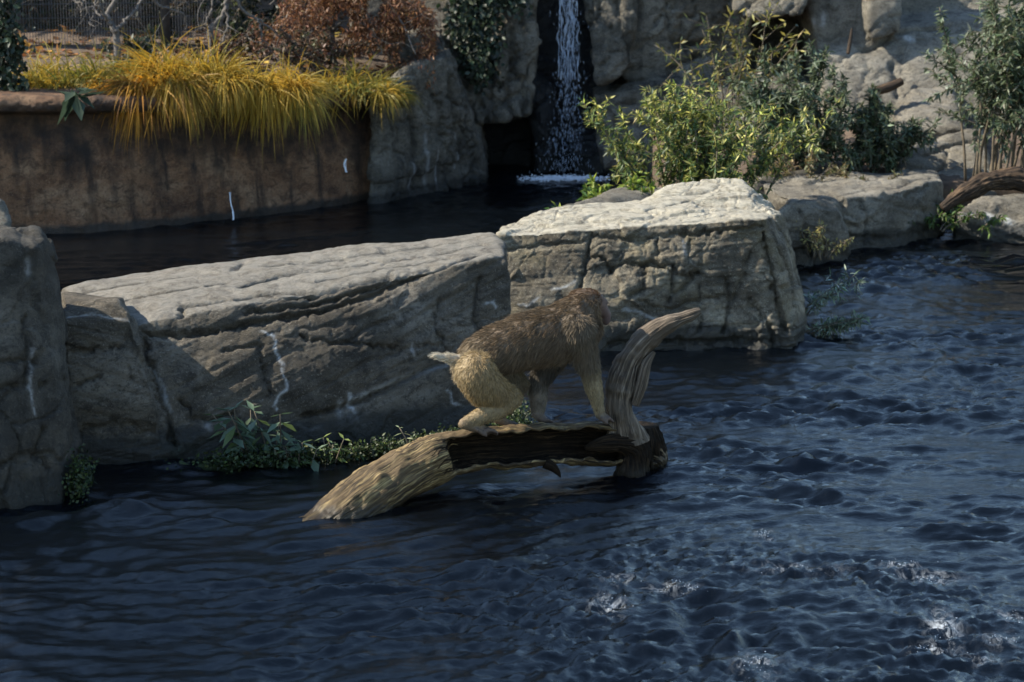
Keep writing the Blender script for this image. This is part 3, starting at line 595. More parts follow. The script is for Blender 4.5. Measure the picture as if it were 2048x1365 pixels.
# ------------------------------------------------------------------ vegetation
def stem_paths(base_p, H, spread, n, lean=(0, 0), wig=.06, start=.04):
    out = []
    for i in range(n):
        a = rng.uniform(0, 2 * math.pi); r = math.sqrt(rng.uniform(0, 1))
        top = np.array((math.cos(a) * r * spread + lean[0], math.sin(a) * r * spread * .7 + lean[1], H * (1 - .35 * r) * rng.uniform(.8, 1.05)))
        b = np.array(base_p) + np.array((rng.normal() * start, rng.normal() * start, -.03)); pts = []
        for t in np.linspace(0, 1, 7):
            p = b + np.array((top[0] * t ** 1.3, top[1] * t ** 1.3, top[2] * t ** .85)); pts.append(p + rng.normal(size=3) * wig * t * H * .3)
        out.append(np.array(pts))
    return out
def shrub(name, base_p, H, spread, nst, per, L, W, cols, label, cat='bush', group=None, lean=(0, 0), twigs=7, droop=.3, low=.25, stem_r=.007, start=.05, var=.2, top_cols=None, wig=.06):
    root = empty(name, base_p, label=label, cat=cat, group=group)
    S = Acc(); P = []; D = []
    for st in stem_paths(base_p, H, spread, nst, lean, wig, start):
        st = smooth_path(st, 12); V, F = tube(st, np.linspace(stem_r, stem_r * .3, 12), 5); S.add(V, F)
        segs = [(st, low)]
        for k in range(twigs):
            i = rng.integers(int(12 * low), 11); d0 = unit(st[i] - st[i - 1] + rng.normal(size=3) * .75); ln = H * rng.uniform(.12, .26)
            tw = np.array([st[i] + d0 * ln * t + np.array((0, 0, -.25 * droop * ln * t * t)) for t in np.linspace(0, 1, 5)])
            V, F = tube(tw, np.linspace(stem_r * .45, stem_r * .15, 5), 4); S.add(V, F); segs.append((tw, 0.15))
        for sg, lo in segs:
            m = len(sg); ln = np.linalg.norm(np.diff(sg, axis=0), axis=1).sum(); k = max(3, int(per * ln))
            t = rng.uniform(lo, 1, k) * (m - 1); i = np.minimum(t.astype(int), m - 2); f = (t - i)[:, None]
            p = sg[i] * (1 - f) + sg[i + 1] * f; td = unit(sg[i + 1] - sg[i])
            P.append(p); D.append(unit(td * .6 + rng.normal(size=(k, 3)) * .75 + np.array((0, 0, -droop))))
    V, F, _ = S.arrays(); mkobj('stems', V, F, M['stem'], root)
    P = np.concatenate(P); D = np.concatenate(D); n = len(P)
    C = palette(n, cols, var)
    if top_cols is not None:
        ht = np.clip((P[:, 2] - base_p[2]) / H, 0, 1); sel = rng.uniform(size=n) < ht ** 1.5 * .8; C[sel] = palette(int(sel.sum()), top_cols, var)
    N = np.tile((0, 0, 1.), (n, 1)) + rng.normal(size=(n, 3)) * .5
    V, F, C = leaf_mesh(P, D, N, L * rng.uniform(.6, 1.15, n), W * rng.uniform(.7, 1.1, n), C)
    mkobj('foliage', V, F, M['leaf'], root, attrs={'col': ('FLOAT_COLOR', C)}, kind='stuff'); return root

YG = [(.13, .16, .04), (.085, .125, .03), (.18, .19, .05)]; GR = [(.05, .09, .03), (.07, .11, .045), (.04, .065, .025)]; GT = [(.34, .34, .07), (.42, .40, .13)]
SG = [(.115, .145, .085), (.08, .11, .055), (.16, .185, .13), (.06, .075, .035)]
shrub('willow_bush', G(1395, 13.3, .24), 1.02, .50, 30, 185, .055, .014, YG + GR, 'sunlit yellow-green willow-leaved bush behind the cream-topped boulder', top_cols=GT, start=.14)
shrub('low_bush', G(1265, 12.95, .20), .40, .46, 20, 330, .055, .021, [(.10, .17, .03), (.06, .12, .025), (.16, .21, .035)], 'low bright green leafy bush at the foot of the willow bush by the pool', top_cols=[(.22, .26, .04)], start=.10)
shrub('tall_shrub', G(1455, 15.8, .30), 1.2, .80, 9, 32, .07, .02, [(.09, .11, .035), (.12, .12, .04), (.05, .07, .03)], 'sparse tall shrub with yellowing leaves against the cave cliff', top_cols=[(.26, .22, .05)], start=.1, low=.45)
shrub('dark_bush', G(1590, 14.9, .27), .92, .34, 18, 190, .068, .020, SG, 'dense grey-green bush behind the brownish low boulder', start=.12)
shrub('dark_bush', G(1735, 15.0, .27), .62, .36, 18, 200, .062, .020, SG + [(.03, .045, .025)], 'dark green bush growing beside the sloping buff slab', start=.10)
shrub('tall_bush', G(1985, 14.7, .28), 1.5, .42, 22, 170, .065, .018, SG, 'tall silvery-green bush with bare lower stems above the arched log', start=.10, low=.4, stem_r=.010)
shrub('tall_bush', G(2110, 14.9, .28), 1.4, .42, 16, 160, .065, .018, SG, 'tall silvery bush farther along the bank beyond the bare-stemmed one', start=.10, low=.3, stem_r=.010)
shrub('waterside_plant', G(1895, 14.05, .10), .20, .30, 12, 190, .045, .015, [(.09, .14, .03), (.06, .10, .03)], 'small bright green plant hanging over the water below the arched log', start=.10, droop=.6)
shrub('dry_weeds', G(1630, 13.12, .10), .22, .16, 9, 90, .035, .012, [(.30, .26, .10), (.20, .17, .07), (.40, .34, .12)], 'dry yellowish weeds growing on the rounded grey boulder', start=.06)
shrub('dry_weeds', G(1560, 14.6, .30), .22, .22, 9, 100, .05, .012, [(.16, .12, .05), (.10, .07, .03), (.22, .17, .06)], 'brown dry weeds under the grey-green bush', start=.10)
shrub('dry_weeds', G(1670, 14.5, .30), .16, .22, 9, 110, .045, .012, [(.12, .10, .04), (.07, .08, .03), (.17, .14, .06)], 'low olive weeds on the ledge rock below the dark green bush', start=.12)
shrub('overhanging_branch', Wz(1608, 650) + (0, .05, .06), .30, .05, 4, 120, .05, .010, [(.20, .25, .19), (.12, .16, .10), (.28, .33, .27)], 'silvery-leaved sprig reaching over the water beside the cream-topped boulder', cat='plant', lean=(.24, -.05), start=.02, stem_r=.004)
shrub('overhanging_branch', Wz(1610, 672) + (.02, .0, .03), .14, .04, 6, 140, .05, .011, [(.12, .16, .10), (.08, .11, .06), (.18, .22, .16)], 'drooping green sprig trailing into the water at the boulder corner', cat='plant', lean=(.27, -.04), start=.02, stem_r=.004)

# ivy sheets on the cliff
def ivy(pxs, label, n, dfun, cols, L=.05, blobs=1, W=.035):
    root_p = dfun(*pxs[0]); P = []
    cen = [dfun(px, py) for px, py in pxs]
    for k in range(n):
        i = rng.integers(0, len(cen)); c = cen[i]; P.append(c + rng.normal(size=3) * (.045, .035, .07))
    P = np.array(P); D = rng.normal(size=(n, 3)) * .6 + (0, -.2, -.7); N = np.tile((0, -1., .4), (n, 1)) + rng.normal(size=(n, 3)) * .5
    V, F, C = leaf_mesh(P, D, N, L * rng.uniform(.6, 1.2, n), W * rng.uniform(.7, 1.1, n), palette(n, cols, .3))
    root = empty('ivy', cen[-1], label=label, cat='ivy')
    A_ = Acc()
    for a in range(6):
        js = sorted(rng.choice(len(cen), 4, replace=False)); v, f = tube(smooth_path([cen[j] + rng.normal(size=3) * .03 + (0, .06, 0) for j in js], 14), .005, 5); A_.add(v, f)
    v, f, _ = A_.arrays(); mkobj('stems', v, f, M['stem'], root)
    mkobj('foliage', V, F, M['leaf'], root, attrs={'col': ('FLOAT_COLOR', C)}, kind='stuff')
IV = [(.022, .035, .018), (.035, .05, .028), (.015, .024, .012), (.05, .065, .04)]
dI = lambda px, py: U(px, py, np.interp(py, [-200, 140], [16.85, 16.48]))
ivy([(a, b) for b in range(-170, 90, 22) for a in (915, 935, 958, 978)] + [(a, b) for b in (95, 110, 128) for a in (945, 960, 975)] + [(962, 142)], 'dark ivy sheet hanging down the grey cliff pillar', 3000, dI, IV + [(.3, .13, .03)] * 0)
ivy([(1005, -60), (1020, -30), (1035, -5), (1010, -10), (1025, -90)], 'small dark ivy tuft near the top of the cliff pillar', 420, dI, IV)
dL = lambda px, py: U(px, py, 14.5)
ivy([(-20, b) for b in range(-150, 180, 20)] + [(10, b) for b in range(-150, 190, 20)] + [(25, b) for b in range(60, 200, 20)] + [(45, 190), (30, 205)], 'dark glossy climber on a post at the end of the brown wall', 1500, dL, IV, .05)

# broad-leaved plant on coping
def rosette(p0, n, L, W, label, cols, name='broad_leaved_plant', tilt=.5):
    root = empty(name, p0, label=label, cat='plant')
    me = None
    lf, ff, cc = leaf_mesh(np.zeros((1, 3)), np.array([[1., 0, 0]]), np.array([[0, 0, 1.]]), L, W, np.array([cols[0]]))
    me = mkmesh('leaf', lf, ff, M['leaf'], True, {'col': ('FLOAT_COLOR', cc)})
    for i in range(n):
        o = bpy.data.objects.new('leaf', me); COL.objects.link(o); o.parent = root
        o.rotation_euler = (rng.uniform(-.3, .3), rng.uniform(-.6, .9) * tilt + .2, i * 2.4 + rng.uniform(-.3, .3)); o.scale = (rng.uniform(.7, 1.15),) * 3
        o.location = (rng.normal() * .01, rng.normal() * .01, .01 + .006 * i)
    return root
rosette(G(150, 14.12, .86), 11, .20, .085, 'broad dark-leaved plant spilling over the wall coping', [(.035, .055, .035)], tilt=1.)

# yellow grass clumps
def grass(px, d, z, n, L, label, cols, rx=.35, ry=.18, out=(0, -1), up=.9, droop=.42, W=.0105, tufts=16):
    c = G(px, d, z); root = empty('grass_clump', c, label=label, cat='ornamental grass', group='yellow grass clumps along the wall top')
    a = rng.uniform(0, 2 * math.pi, tufts); r = np.sqrt(rng.uniform(0, 1, tufts))
    TC = np.stack([np.cos(a) * r * rx, np.sin(a) * r * ry, np.zeros(tufts)], 1)
    TD = np.stack([np.cos(a) * r * .7 + out[0] + rng.normal(size=tufts) * .35, np.sin(a) * r * .5 + out[1] + rng.normal(size=tufts) * .3, up + rng.normal(size=tufts) * .3], 1)
    TCOL = palette(tufts, cols, .12); TL = L * rng.uniform(.6, 1.15, tufts); k = rng.integers(0, tufts, n)
    P = c + TC[k] + rng.normal(size=(n, 3)) * (.03, .025, .008)
    D = TD[k] + rng.normal(size=(n, 3)) * (.50, .42, .36)
    C = np.clip(TCOL[k] * .55 + palette(n, cols, .2) * .45, .01, .9)
    V, F, C = blade_mesh(P, D, TL[k] * rng.uniform(.45, 1.15, n), W * rng.uniform(.5, 1.25, n), droop * rng.uniform(.5, 1.4, n), C)
    mkobj('blades', V, F, M['grass'], root, attrs={'col': ('FLOAT_COLOR', C)}, kind='stuff')
    cr = [(c + (rx * .5 * math.cos(t), ry * .5 * math.sin(t), -.03)) for t in np.arange(0, 6.3, .7)]
    hv, hf = hulls([cr + [c + (0, 0, .05), c + (0, 0, -.12)]]); mkobj('crown', hv, hf, M['soil'], root)
GO = [(.48, .27, .025), (.40, .25, .03), (.30, .21, .035), (.50, .225, .02), (.20, .095, .03), (.34, .17, .03)]; GG = [(.15, .155, .035), (.23, .19, .035), (.30, .22, .035), (.09, .11, .03)]
grass(105, 14.85, .87, 837, 0.319, 'loose arching green and gold grass clump next to the dark climber', GG + GO[:2], .34, .2, (0, -.35), .9, .42)
grass(200, 14.95, .87, 648, 0.274, 'sparse greenish grass clump in front of the curling grey maple', GG, .24, .16, (.1, -.4), .9, .42)
grass(310, 14.70, .85, 2025, 0.471, 'largest golden grass clump cascading furthest over the wall', GO, .22, .14, (-.1, -.9), .5, .55, tufts=10)
grass(375, 14.95, .87, 1755, 0.395, 'upright olive-yellow grass clump behind the largest golden one', GO[:3] + GG[:3], .26, .2, (0, -.55), .95, .45)
grass(460, 14.95, .84, 2025, 0.380, 'dense yellow grass clump between the largest golden one and the drooping end clump', GO[:3] + GG[:3], .26, .18, (.1, -.8), .75, .48)
grass(560, 15.02, .80, 2295, 0.426, 'thick yellow grass clump drooping sideways over the wall lip', GO[:3] + GG[1:3], .18, .16, (.15, -.85), .6, .52)
grass(695, 15.5, .76, 1215, 0.289, 'olive-yellow grass clump beside the red-brown maple', GO[:3] + GG, .24, .16, (.1, -.6), .85, .5)
grass(760, 15.5, .72, 567, 0.258, 'small ragged grass tuft at the corner of the grey wall', GO[:2] + GG, .10, .10, (.3, -.5), .7, .55, tufts=5)

# trees: maples with bare curling branches
def grow(A_, p, d, L, r, depth, curl=.5, tips=None, sides=6):
    pts = [p]; n = 6
    for k in range(n):
        d = unit(d + rng.normal(size=3) * curl * .5 + np.array((0, 0, -.06))); p = p + d * L / n; pts.append(p)
    pts = np.array(pts); V, F = tube(smooth_path(pts, 12), np.linspace(r, r * .55, 12), sides); A_.add(V, F)
    if tips is not None: tips.append(pts[3:])
    if depth > 0:
        for k in range(rng.integers(2, 4)):
            i = rng.integers(3, 7); grow(A_, pts[i], unit(d * .7 + rng.normal(size=3) * .7), L * rng.uniform(.5, .75), r * .5, depth - 1, curl, tips, max(4, sides - 1))
def bare_tree(paths, label, d, leaves=None, name='maple_tree', extra=2):
    root = empty(name, U(*paths[0][0][0], d), label=label, cat='tree'); Tk = Acc(); Br = Acc(); tips = []
    for k, (pl, r0, r1, off) in enumerate(paths):
        pts = smooth_path([U(a, b, d + off * i / max(1, len(pl) - 1)) for i, (a, b) in enumerate(pl)], 26)
        V, F = tube(pts + rng.normal(size=pts.shape) * .004, np.linspace(r0, r1, 26), 8); (Tk if k == 0 else Br).add(V, F)
        if k:
            for j in range(extra): i = rng.integers(8, 26); grow(Br, pts[i], unit(pts[i] - pts[i - 3] + rng.normal(size=3) * .8), rng.uniform(.15, .35), r1 * .7, 2, .6, tips)
    V, F, _ = Tk.arrays(); mkobj('trunk', V, F, M['grey_bark'], root)
    V, F, _ = Br.arrays(); mkobj('branches', V, F, M['grey_bark'], root); return root, tips
bare_tree([([(234, 150), (234, 100), (232, 70), (222, 50), (215, 30), (226, 10), (245, -20)], .026, .016, .1), ([(232, 62), (248, 45), (270, 22), (285, 0), (310, -30)], .014, .008, .2), ([(215, 40), (205, 25), (198, 0), (205, -40)], .012, .007, -.1),
           ([(160, -10), (165, 15), (162, 35)], .009, .004, 0), ([(300, -10), (320, 12), (345, 20), (368, 30), (372, 60)], .011, .004, .1), ([(200, -20), (160, 5), (135, -8)], .010, .005, .1), ([(222, 48), (190, 20), (197, -15)], .009, .006, .2), ([(245, -20), (300, -60), (380, -90)], .014, .006, .2), ([(245, -20), (180, -70), (110, -80)], .014, .006, .2)],
          'small grey maple with curling bare branches behind the grass', 15.35)
bare_tree([([(424, 140), (424, 90), (420, 62), (432, 45), (448, 28), (456, 0), (462, -40)], .024, .016, .1), ([(420, 62), (412, 45), (424, 15), (420, -20)], .010, .006, .1), ([(450, 5), (455, 40), (448, 75), (432, 100)], .010, .004, -.1), ([(465, -10), (490, 25), (515, 40), (545, 60), (560, 75)], .012, .005, .1), ([(515, 40), (522, 60), (523, 85)], .008, .004, 0), ([(456, 0), (480, -40), (540, -90)], .014, .008, .2), ([(456, 0), (420, -60), (380, -100)], .012, .008, .2)],
          'second bare grey maple with forked trunk next to the red-brown one', 15.6)
# red-brown weeping lace-leaf maple
root, tips = bare_tree([([(668, 140), (666, 100), (664, 60), (672, 20), (690, -30), (700, -70)], .026, .018, .1), ([(666, 60), (700, 40), (740, 60), (765, 110)], .012, .004, -.2), ([(690, -30), (750, -20), (800, 40), (830, 110)], .014, .004, -.3), ([(670, 20), (620, 20), (590, 60)], .012, .004, .1), ([(700, -70), (760, -60), (830, 0)], .012, .004, -.1), ([(664, 60), (640, 50), (600, 90)], .009, .003, -.1), ([(690, -30), (600, -50), (540, 10)], .013, .004, .2)],
           'red-brown weeping lace-leaf maple beside the grey rock wall', 16.05)
P = []
for k in range(26000):
    t = rng.uniform(); cx = 700 + rng.normal() * 100 + 38; topy = -60 + ((cx - 690) / 120) ** 2 * 40
    py = topy + abs(rng.normal()) * 88
    if py > 200 or cx > 872 or cx < 500 or (cx < 640 and py > 95) or (640 <= cx < 745 and py > 110): continue
    if math.sin(cx * .09) + math.sin(cx * .031 + py * .05) + rng.normal() * .5 < -.5: continue
    P.append(U(cx, py, 16.05 + rng.normal() * .16))
P = np.array(P); n = len(P)
V, F, C = leaf_mesh(P, rng.normal(size=(n, 3)) * .7 + (0, 0, -.6), rng.normal(size=(n, 3)) + (0, -.5, .6), rng.uniform(.025, .055, n), rng.uniform(.006, .013, n), palette(n, [(.17, .075, .036), (.18, .08, .035), (.09, .04, .022), (.22, .11, .05)], .25))
mkobj('crown', V, F, M['leaf'], root, attrs={'col': ('FLOAT_COLOR', C)}, kind='stuff')
shrub('evergreen_shrub', G(500, 16.6, .9), .75, .55, 12, 80, .05, .03, [(.018, .026, .013), (.03, .04, .02), (.012, .018, .01)], 'near-black evergreen shrub behind the bare maples', start=.12, low=.1)
shrub('evergreen_shrub', G(110, 17.4, .95), .70, .6, 14, 90, .06, .03, [(.02, .03, .014), (.04, .045, .02), (.07, .045, .02)], 'dark shrub behind the wire fence near the climber', start=.12, low=.05)
shrub('evergreen_shrub', G(330, 17.5, .95), .8, .6, 14, 90, .06, .03, [(.02, .03, .014), (.03, .035, .016), (.06, .04, .02)], 'dark shrub behind the fence post between the two bare maples', start=.12, low=.05)
shrub('evergreen_shrub', G(270, 15.7, .88), .32, .45, 10, 80, .05, .03, [(.025, .04, .02), (.03, .04, .02), (.012, .018, .01)], 'low dark shrub at the foot of the curling grey maple', start=.12, low=.1)
shrub('brown_shrub', G(470, 15.8, .86), .34, .55, 12, 110, .04, .025, [(.13, .065, .035), (.09, .045, .03), (.05, .04, .02)], 'brown withered shrub between the yellow grass and the forked maple', start=.12, low=.1)
shrub('brown_shrub', G(610, 15.9, .84), .42, .45, 12, 110, .04, .022, [(.12, .07, .045), (.08, .05, .035), (.06, .06, .03)], 'grey-brown withered shrub under the weeping maple', start=.12, low=.1)
for i, (px, d) in enumerate([(60, 19.5), (420, 19.0), (620, 18.6), (250, 20.5)]):
    z = float(hill_z(np.array([G(px, d, 1.5)[0]]), np.array([d]))[0])
    shrub('hillside_shrub', G(px, d, z - .03), 1.0 + .2 * i, .8, 12, 60, .07, .035, [(.03, .045, .018), (.06, .05, .02), (.10, .06, .025)], ['olive shrub on the leafy slope behind the dark climber', 'shaded shrub on the slope behind the forked maple', 'shrub on the slope behind the red-brown maple', 'farther olive shrub up the leafy slope'][i], start=.12, low=.1)

for i, (x_, y_, h_) in enumerate([(-5.6, 20.6, 6.5), (-3.4, 21.4, 7.2), (-1.0, 20.9, 6.2), (-8.0, 18.8, 6.0)]):
    z_ = float(hill_z(np.array([x_]), np.array([y_]))[0]) if y_ < 24 else 3.5
    rt = empty('evergreen_tree', (x_, y_, z_), label=['dark evergreen tree at the top of the leafy slope', 'tallest dark evergreen on the slope behind the maples', 'evergreen tree above the red-brown maple behind the cliff pillar', 'evergreen tree beyond the dark climber'][i], cat='tree', group='evergreens on the slope')
    V, F = tube([(x_, y_, z_ - .1), (x_ + .05, y_, z_ + h_ * .4), (x_, y_, z_ + h_ * .95)], [.14, .09, .02], 10); mkobj('trunk', V, F, M['stem'], rt)
    n = 3600; t = rng.uniform(.10, 1, n); a_ = rng.uniform(0, 6.283, n); r_ = np.sqrt(rng.uniform(.1, 1, n)) * 2.1 * (1.12 - t) ** .7 * (1 + .25 * np.sin(a_ * 5 + t * 25))
    P = np.stack([x_ + np.cos(a_) * r_, y_ + np.sin(a_) * r_, z_ + h_ * t - .2 * r_], 1)
    V, F, C = leaf_mesh(P, np.stack([np.cos(a_), np.sin(a_), -.5 + 0 * a_], 1) + rng.normal(size=(n, 3)) * .4, rng.normal(size=(n, 3)) * .5 + (0, 0, 1), rng.uniform(.26, .46, n), rng.uniform(.16, .26, n), palette(n, [(.02, .03, .014), (.03, .042, .02), (.05, .05, .022)], .25))
    mkobj('crown', V, F, M['leaf'], rt, attrs={'col': ('FLOAT_COLOR', C)}, kind='stuff')

# ------------------------------------------------------------------ waterfall
def drop_mat():
    m, n_, l, p = newmat('falling_water'); p.inputs['Base Color'].default_value = (.62, .70, .82, 1); p.inputs['Roughness'].default_value = .12
    p.inputs['IOR'].default_value = 1.333; p.inputs['Transmission Weight'].default_value = .45; return m
M['fall'] = drop_mat()
def drops(A_, P, rx, rz):
    oct_ = np.array([(1, 0, 0), (-1, 0, 0), (0, 1, 0), (0, -1, 0), (0, 0, 1), (0, 0, -1.)]); f = [(0, 2, 4), (2, 1, 4), (1, 3, 4), (3, 0, 4), (2, 0, 5), (1, 2, 5), (3, 1, 5), (0, 3, 5)]
    for p, a, b in zip(P, rx, rz): A_.add(p + oct_ * (a, a, b), f)
fall = empty('waterfall', G(1130, 16.9, 0), label='thin white waterfall dropping down the black rock cleft', cat='waterfall')
Ast = Acc()
for k in range(9):
    x0 = 1140 + rng.normal() * 9; x1 = x0 + rng.normal() * 10; pl = []
    for t in np.linspace(0, 1, 22):
        py = -200 + t * 360; pl.append(U(x0 + (x1 - x0) * t + rng.normal() * 2.0, py, 17.02 - .05 * t + rng.normal() * .01))
    V, F = tube(smooth_path(pl, 60), np.abs(  .0028 + .0045 * np.sin(np.linspace(0, 40, 60) + k) * rng.uniform(.3, 1) + rng.normal(size=60) * .0015) + .0006, 5); Ast.add(V, F)
V, F, _ = Ast.arrays(); mkobj('strands', V, F, M['fall'], fall)
Ad = Acc(); n = 1500; t = rng.uniform(0, 1, n) ** .8; py = -100 + t * 455
w = np.interp(py, [-100, 100, 200, 355], [14, 18, 26, 40]); cx = 1138 + (rng.normal(size=n)) * w * .62 - np.clip((py - 220) / 140, 0, 1) * np.abs(rng.normal(size=n)) * 16
ok = (cx > 1055) & (cx < 1200)
Pd = np.array([U(a, b, 16.92 - .08 * c + rng.normal() * .03) for a, b, c in zip(cx[ok], py[ok], t[ok])])
Pd = Pd[Pd[:, 2] > .0]; drops(Ad, Pd, rng.uniform(.0009, .0026, len(Pd)), rng.uniform(.005, .022, len(Pd)))
V, F, _ = Ad.arrays(); mkobj('droplets', V, F, M['fall'], fall, kind='stuff')
Af = Acc(); n = 1500; cxs = 1128 + rng.normal(size=n) * 42; cxs = cxs[(cxs > 1035) & (cxs < 1222)]; n = len(cxs); Pf = np.array([G(a, 16.52 + rng.normal() * .045, .002 + abs(rng.normal()) * .010) for a in cxs]); drops(Af, Pf, rng.uniform(.003, .010, n), rng.uniform(.002, .007, n))
V, F, _ = Af.arrays(); fm = plain_mat('foam', (.72, .76, .82), .4, .1, 60); mkobj('splash', V, F, fm, fall, kind='stuff')
# two small outlets on the brown wall
for (pl, lab) in [([(459, 385), (461, 405), (466, 425), (467, 440)], 'white trickle of water running down the brown wall below the golden grass'), ([(692, 318), (689, 330), (693, 345)], 'short white trickle on the brown wall near the grey corner')]:
    A_ = Acc(); d = 14.52 if pl[0][0] < 600 else 15.12
    for k in range(4):
        pts = smooth_path([U(a + rng.normal() * 1.2, b, d) for a, b in pl], 14); V, F = tube(pts, np.abs(np.linspace(.0008, .0055, 14) * rng.uniform(.3, 1.0) * (1 + .5 * rng.normal(size=14))) + .0006, 6); A_.add(V, F)
    V, F, _ = A_.arrays(); mkobj('water_trickle', V, F, fm, label=lab, cat='trickle')
# foam droplets in the boil
Af = Acc()
for px, py, rx, ry, s in FOAM[:12]:
    if py < 900: continue
    c = Wz(px, py); n = int(26 * s); Pq = c + np.stack([rng.normal(size=n) * rx * .6, rng.normal(size=n) * ry * .6, np.zeros(n)], 1); Pq[:, 2] = water_height(Pq) + np.abs(rng.normal(size=n)) * .004
    drops(Af, Pq, rng.uniform(.0008, .0022, n), rng.uniform(.0008, .002, n))
V, F, _ = Af.arrays(); mkobj('foam', V, F, M['fall'], kind='stuff', label='white bubbles and foam on the churning water', cat='foam')

# ------------------------------------------------------------------ driftwood log
logr = empty('driftwood_log', Wz(960, 990), label='hollow arched driftwood log in the pool under the macaque', cat='log')
LP = [(520, 1160, 8.05, .09), (630, 1078, 8.2, .098), (700, 1022, 8.28, .104), (770, 972, 8.37, .106), (840, 932, 8.45, .102), (900, 909, 8.52, .094), (960, 898, 8.58, .088), (1050, 893, 8.65, .084), (1150, 889, 8.74, .084), (1230, 890, 8.82, .086), (1285, 900, 8.87, .085), (1312, 925, 8.90, .06)]
pts = smooth_path([np.append(U(a, b, c), r) for a, b, c, r in LP], 240); ctr, rad = pts[:, :3], pts[:, 3]
K = 150; th = np.linspace(0, 2 * math.pi, K, endpoint=False)
s_len = np.concatenate([[0], np.cumsum(np.linalg.norm(np.diff(ctr, axis=0), axis=1))])
Tn = unit(np.gradient(ctr, axis=0)); UPv = np.array((0, 0, 1.)); fr = unit(np.cross(Tn, UPv)); upv = np.cross(fr, Tn)   # fr points toward the viewer side (-y)
if fr[100, 1] > 0: fr = -fr
V = np.zeros((240, K, 3)); gr = np.zeros((240, K, 3))
# C-shaped section: opening from a_lo to a_hi measured from the viewer side (0) upward
for i in range(240):
    px_i = (ctr[i, 0] / (ctr[i, 1] * _cp + (CAM_H - ctr[i, 2]) * _sp)) * FPX + CX
    m = np.clip((px_i - 872) / 46, 0, 1); m = m * m * (3 - 2 * m)
    m *= 1 - np.clip((px_i - 1262) / 40, 0, 1)
    circ = np.stack([np.cos(th), np.sin(th)], 1)
    rag = .18 * math.sin(s_len[i] * 31) + .14 * math.sin(s_len[i] * 77 + 1)
    a_hi, a_lo = math.radians(62) + rag * .3, math.radians(-38) + rag * .5
    h1 = int(K * .58); outer = np.linspace(a_hi, 2 * math.pi + a_lo, h1); inner = np.linspace(2 * math.pi + a_lo, a_hi, K - h1 + 2)[1:-1]
    ri = np.interp(np.linspace(0, 1, len(inner)), [0, .15, .85, 1], [.84, .74, .74, .86])
    sec = np.concatenate([np.stack([np.cos(outer), np.sin(outer)], 1), np.stack([np.cos(inner) * ri, np.sin(inner) * ri], 1)])
    # align circle start with outer start
    circ = np.stack([np.cos(np.linspace(a_hi, 2 * math.pi + a_lo, h1)), np.sin(np.linspace(a_hi, 2 * math.pi + a_lo, h1))], 1)
    c2 = np.linspace(a_lo, a_hi, K - h1 + 2)[1:-1]; circ = np.concatenate([circ, np.stack([np.cos(c2), np.sin(c2)], 1)])
    sec = circ * (1 - m) + sec * m
    ang = np.arctan2(sec[:, 1], sec[:, 0])
    V[i] = ctr[i] + rad[i] * (sec[:, :1] * fr[i] + sec[:, 1:] * upv[i]); gr[i] = np.stack([np.full(K, s_len[i]), np.cos(ang) * .1, np.sin(ang) * .1], 1)
Vl = V.reshape(-1, 3); gl = gr.reshape(-1, 3)
gl = gl + np.stack([0 * gl[:, 0], .008 * fbm(Vl * 6, 3), .008 * fbm(Vl * 6 + 9, 3)], 1)
axis = np.repeat(ctr, K, 0); nr = unit(Vl - axis)
groove = fbm(gl * np.array((3.5, 42, 42)), 4, .6, True); twist = gl + np.stack([gl[:, 0] * 0, gl[:, 0] * .010, gl[:, 0] * .006], 1)
Dl = .020 * np.minimum(fbm(twist * np.array((1.5, 62, 62)), 4, .62, True), .35) + .024 * fbm(Vl * 7, 4, .6) + .010 * np.minimum(fbm(Vl * 17, 3, .6), .1) - .010
for kx, ky, kd, kr, ka in [(760, 955, 8.28, .024, .022), (830, 905, 8.36, .03, -.022), (720, 1000, 8.19, .02, -.02), (800, 955, 8.27, .018, -.022), (690, 1020, 8.2, .018, .016), (868, 915, 8.41, .035, .024), (940, 872, 8.55, .02, -.02), (1010, 915, 8.58, .02, .018), (1150, 905, 8.66, .025, .02)]:
    Dl += ka * np.exp(-(np.linalg.norm(Vl - U(kx, ky, kd), axis=1) / kr) ** 2)      # knots and dents
Vl = Vl + nr * Dl[:, None]
qq = np.array([(i * K + j, i * K + (j + 1) % K, (i + 1) * K + (j + 1) % K, (i + 1) * K + j) for i in range(239) for j in range(K)])
Fl = [tuple(q) for q in qq.tolist()] + [tuple(range(K))[::-1], tuple(range(239 * K, 240 * K))]
tk = mkobj('trunk', Vl, Fl, M['log'], logr, attrs={'grain': ('FLOAT_VECTOR', gl)}); tk.data.materials.append(M['log_dark'])
rjit = [int(6 * math.sin(j * 1.3) + 9 * math.sin(j * .37) + 3 * math.sin(j * 2.9)) for j in range(K)]
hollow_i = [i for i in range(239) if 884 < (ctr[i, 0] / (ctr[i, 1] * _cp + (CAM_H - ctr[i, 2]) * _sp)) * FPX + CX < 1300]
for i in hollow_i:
    for j in range(int(K * .58) + 1, K - 2): tk.data.polygons[min(238, max(0, i + rjit[j])) * K + j].material_index = 1
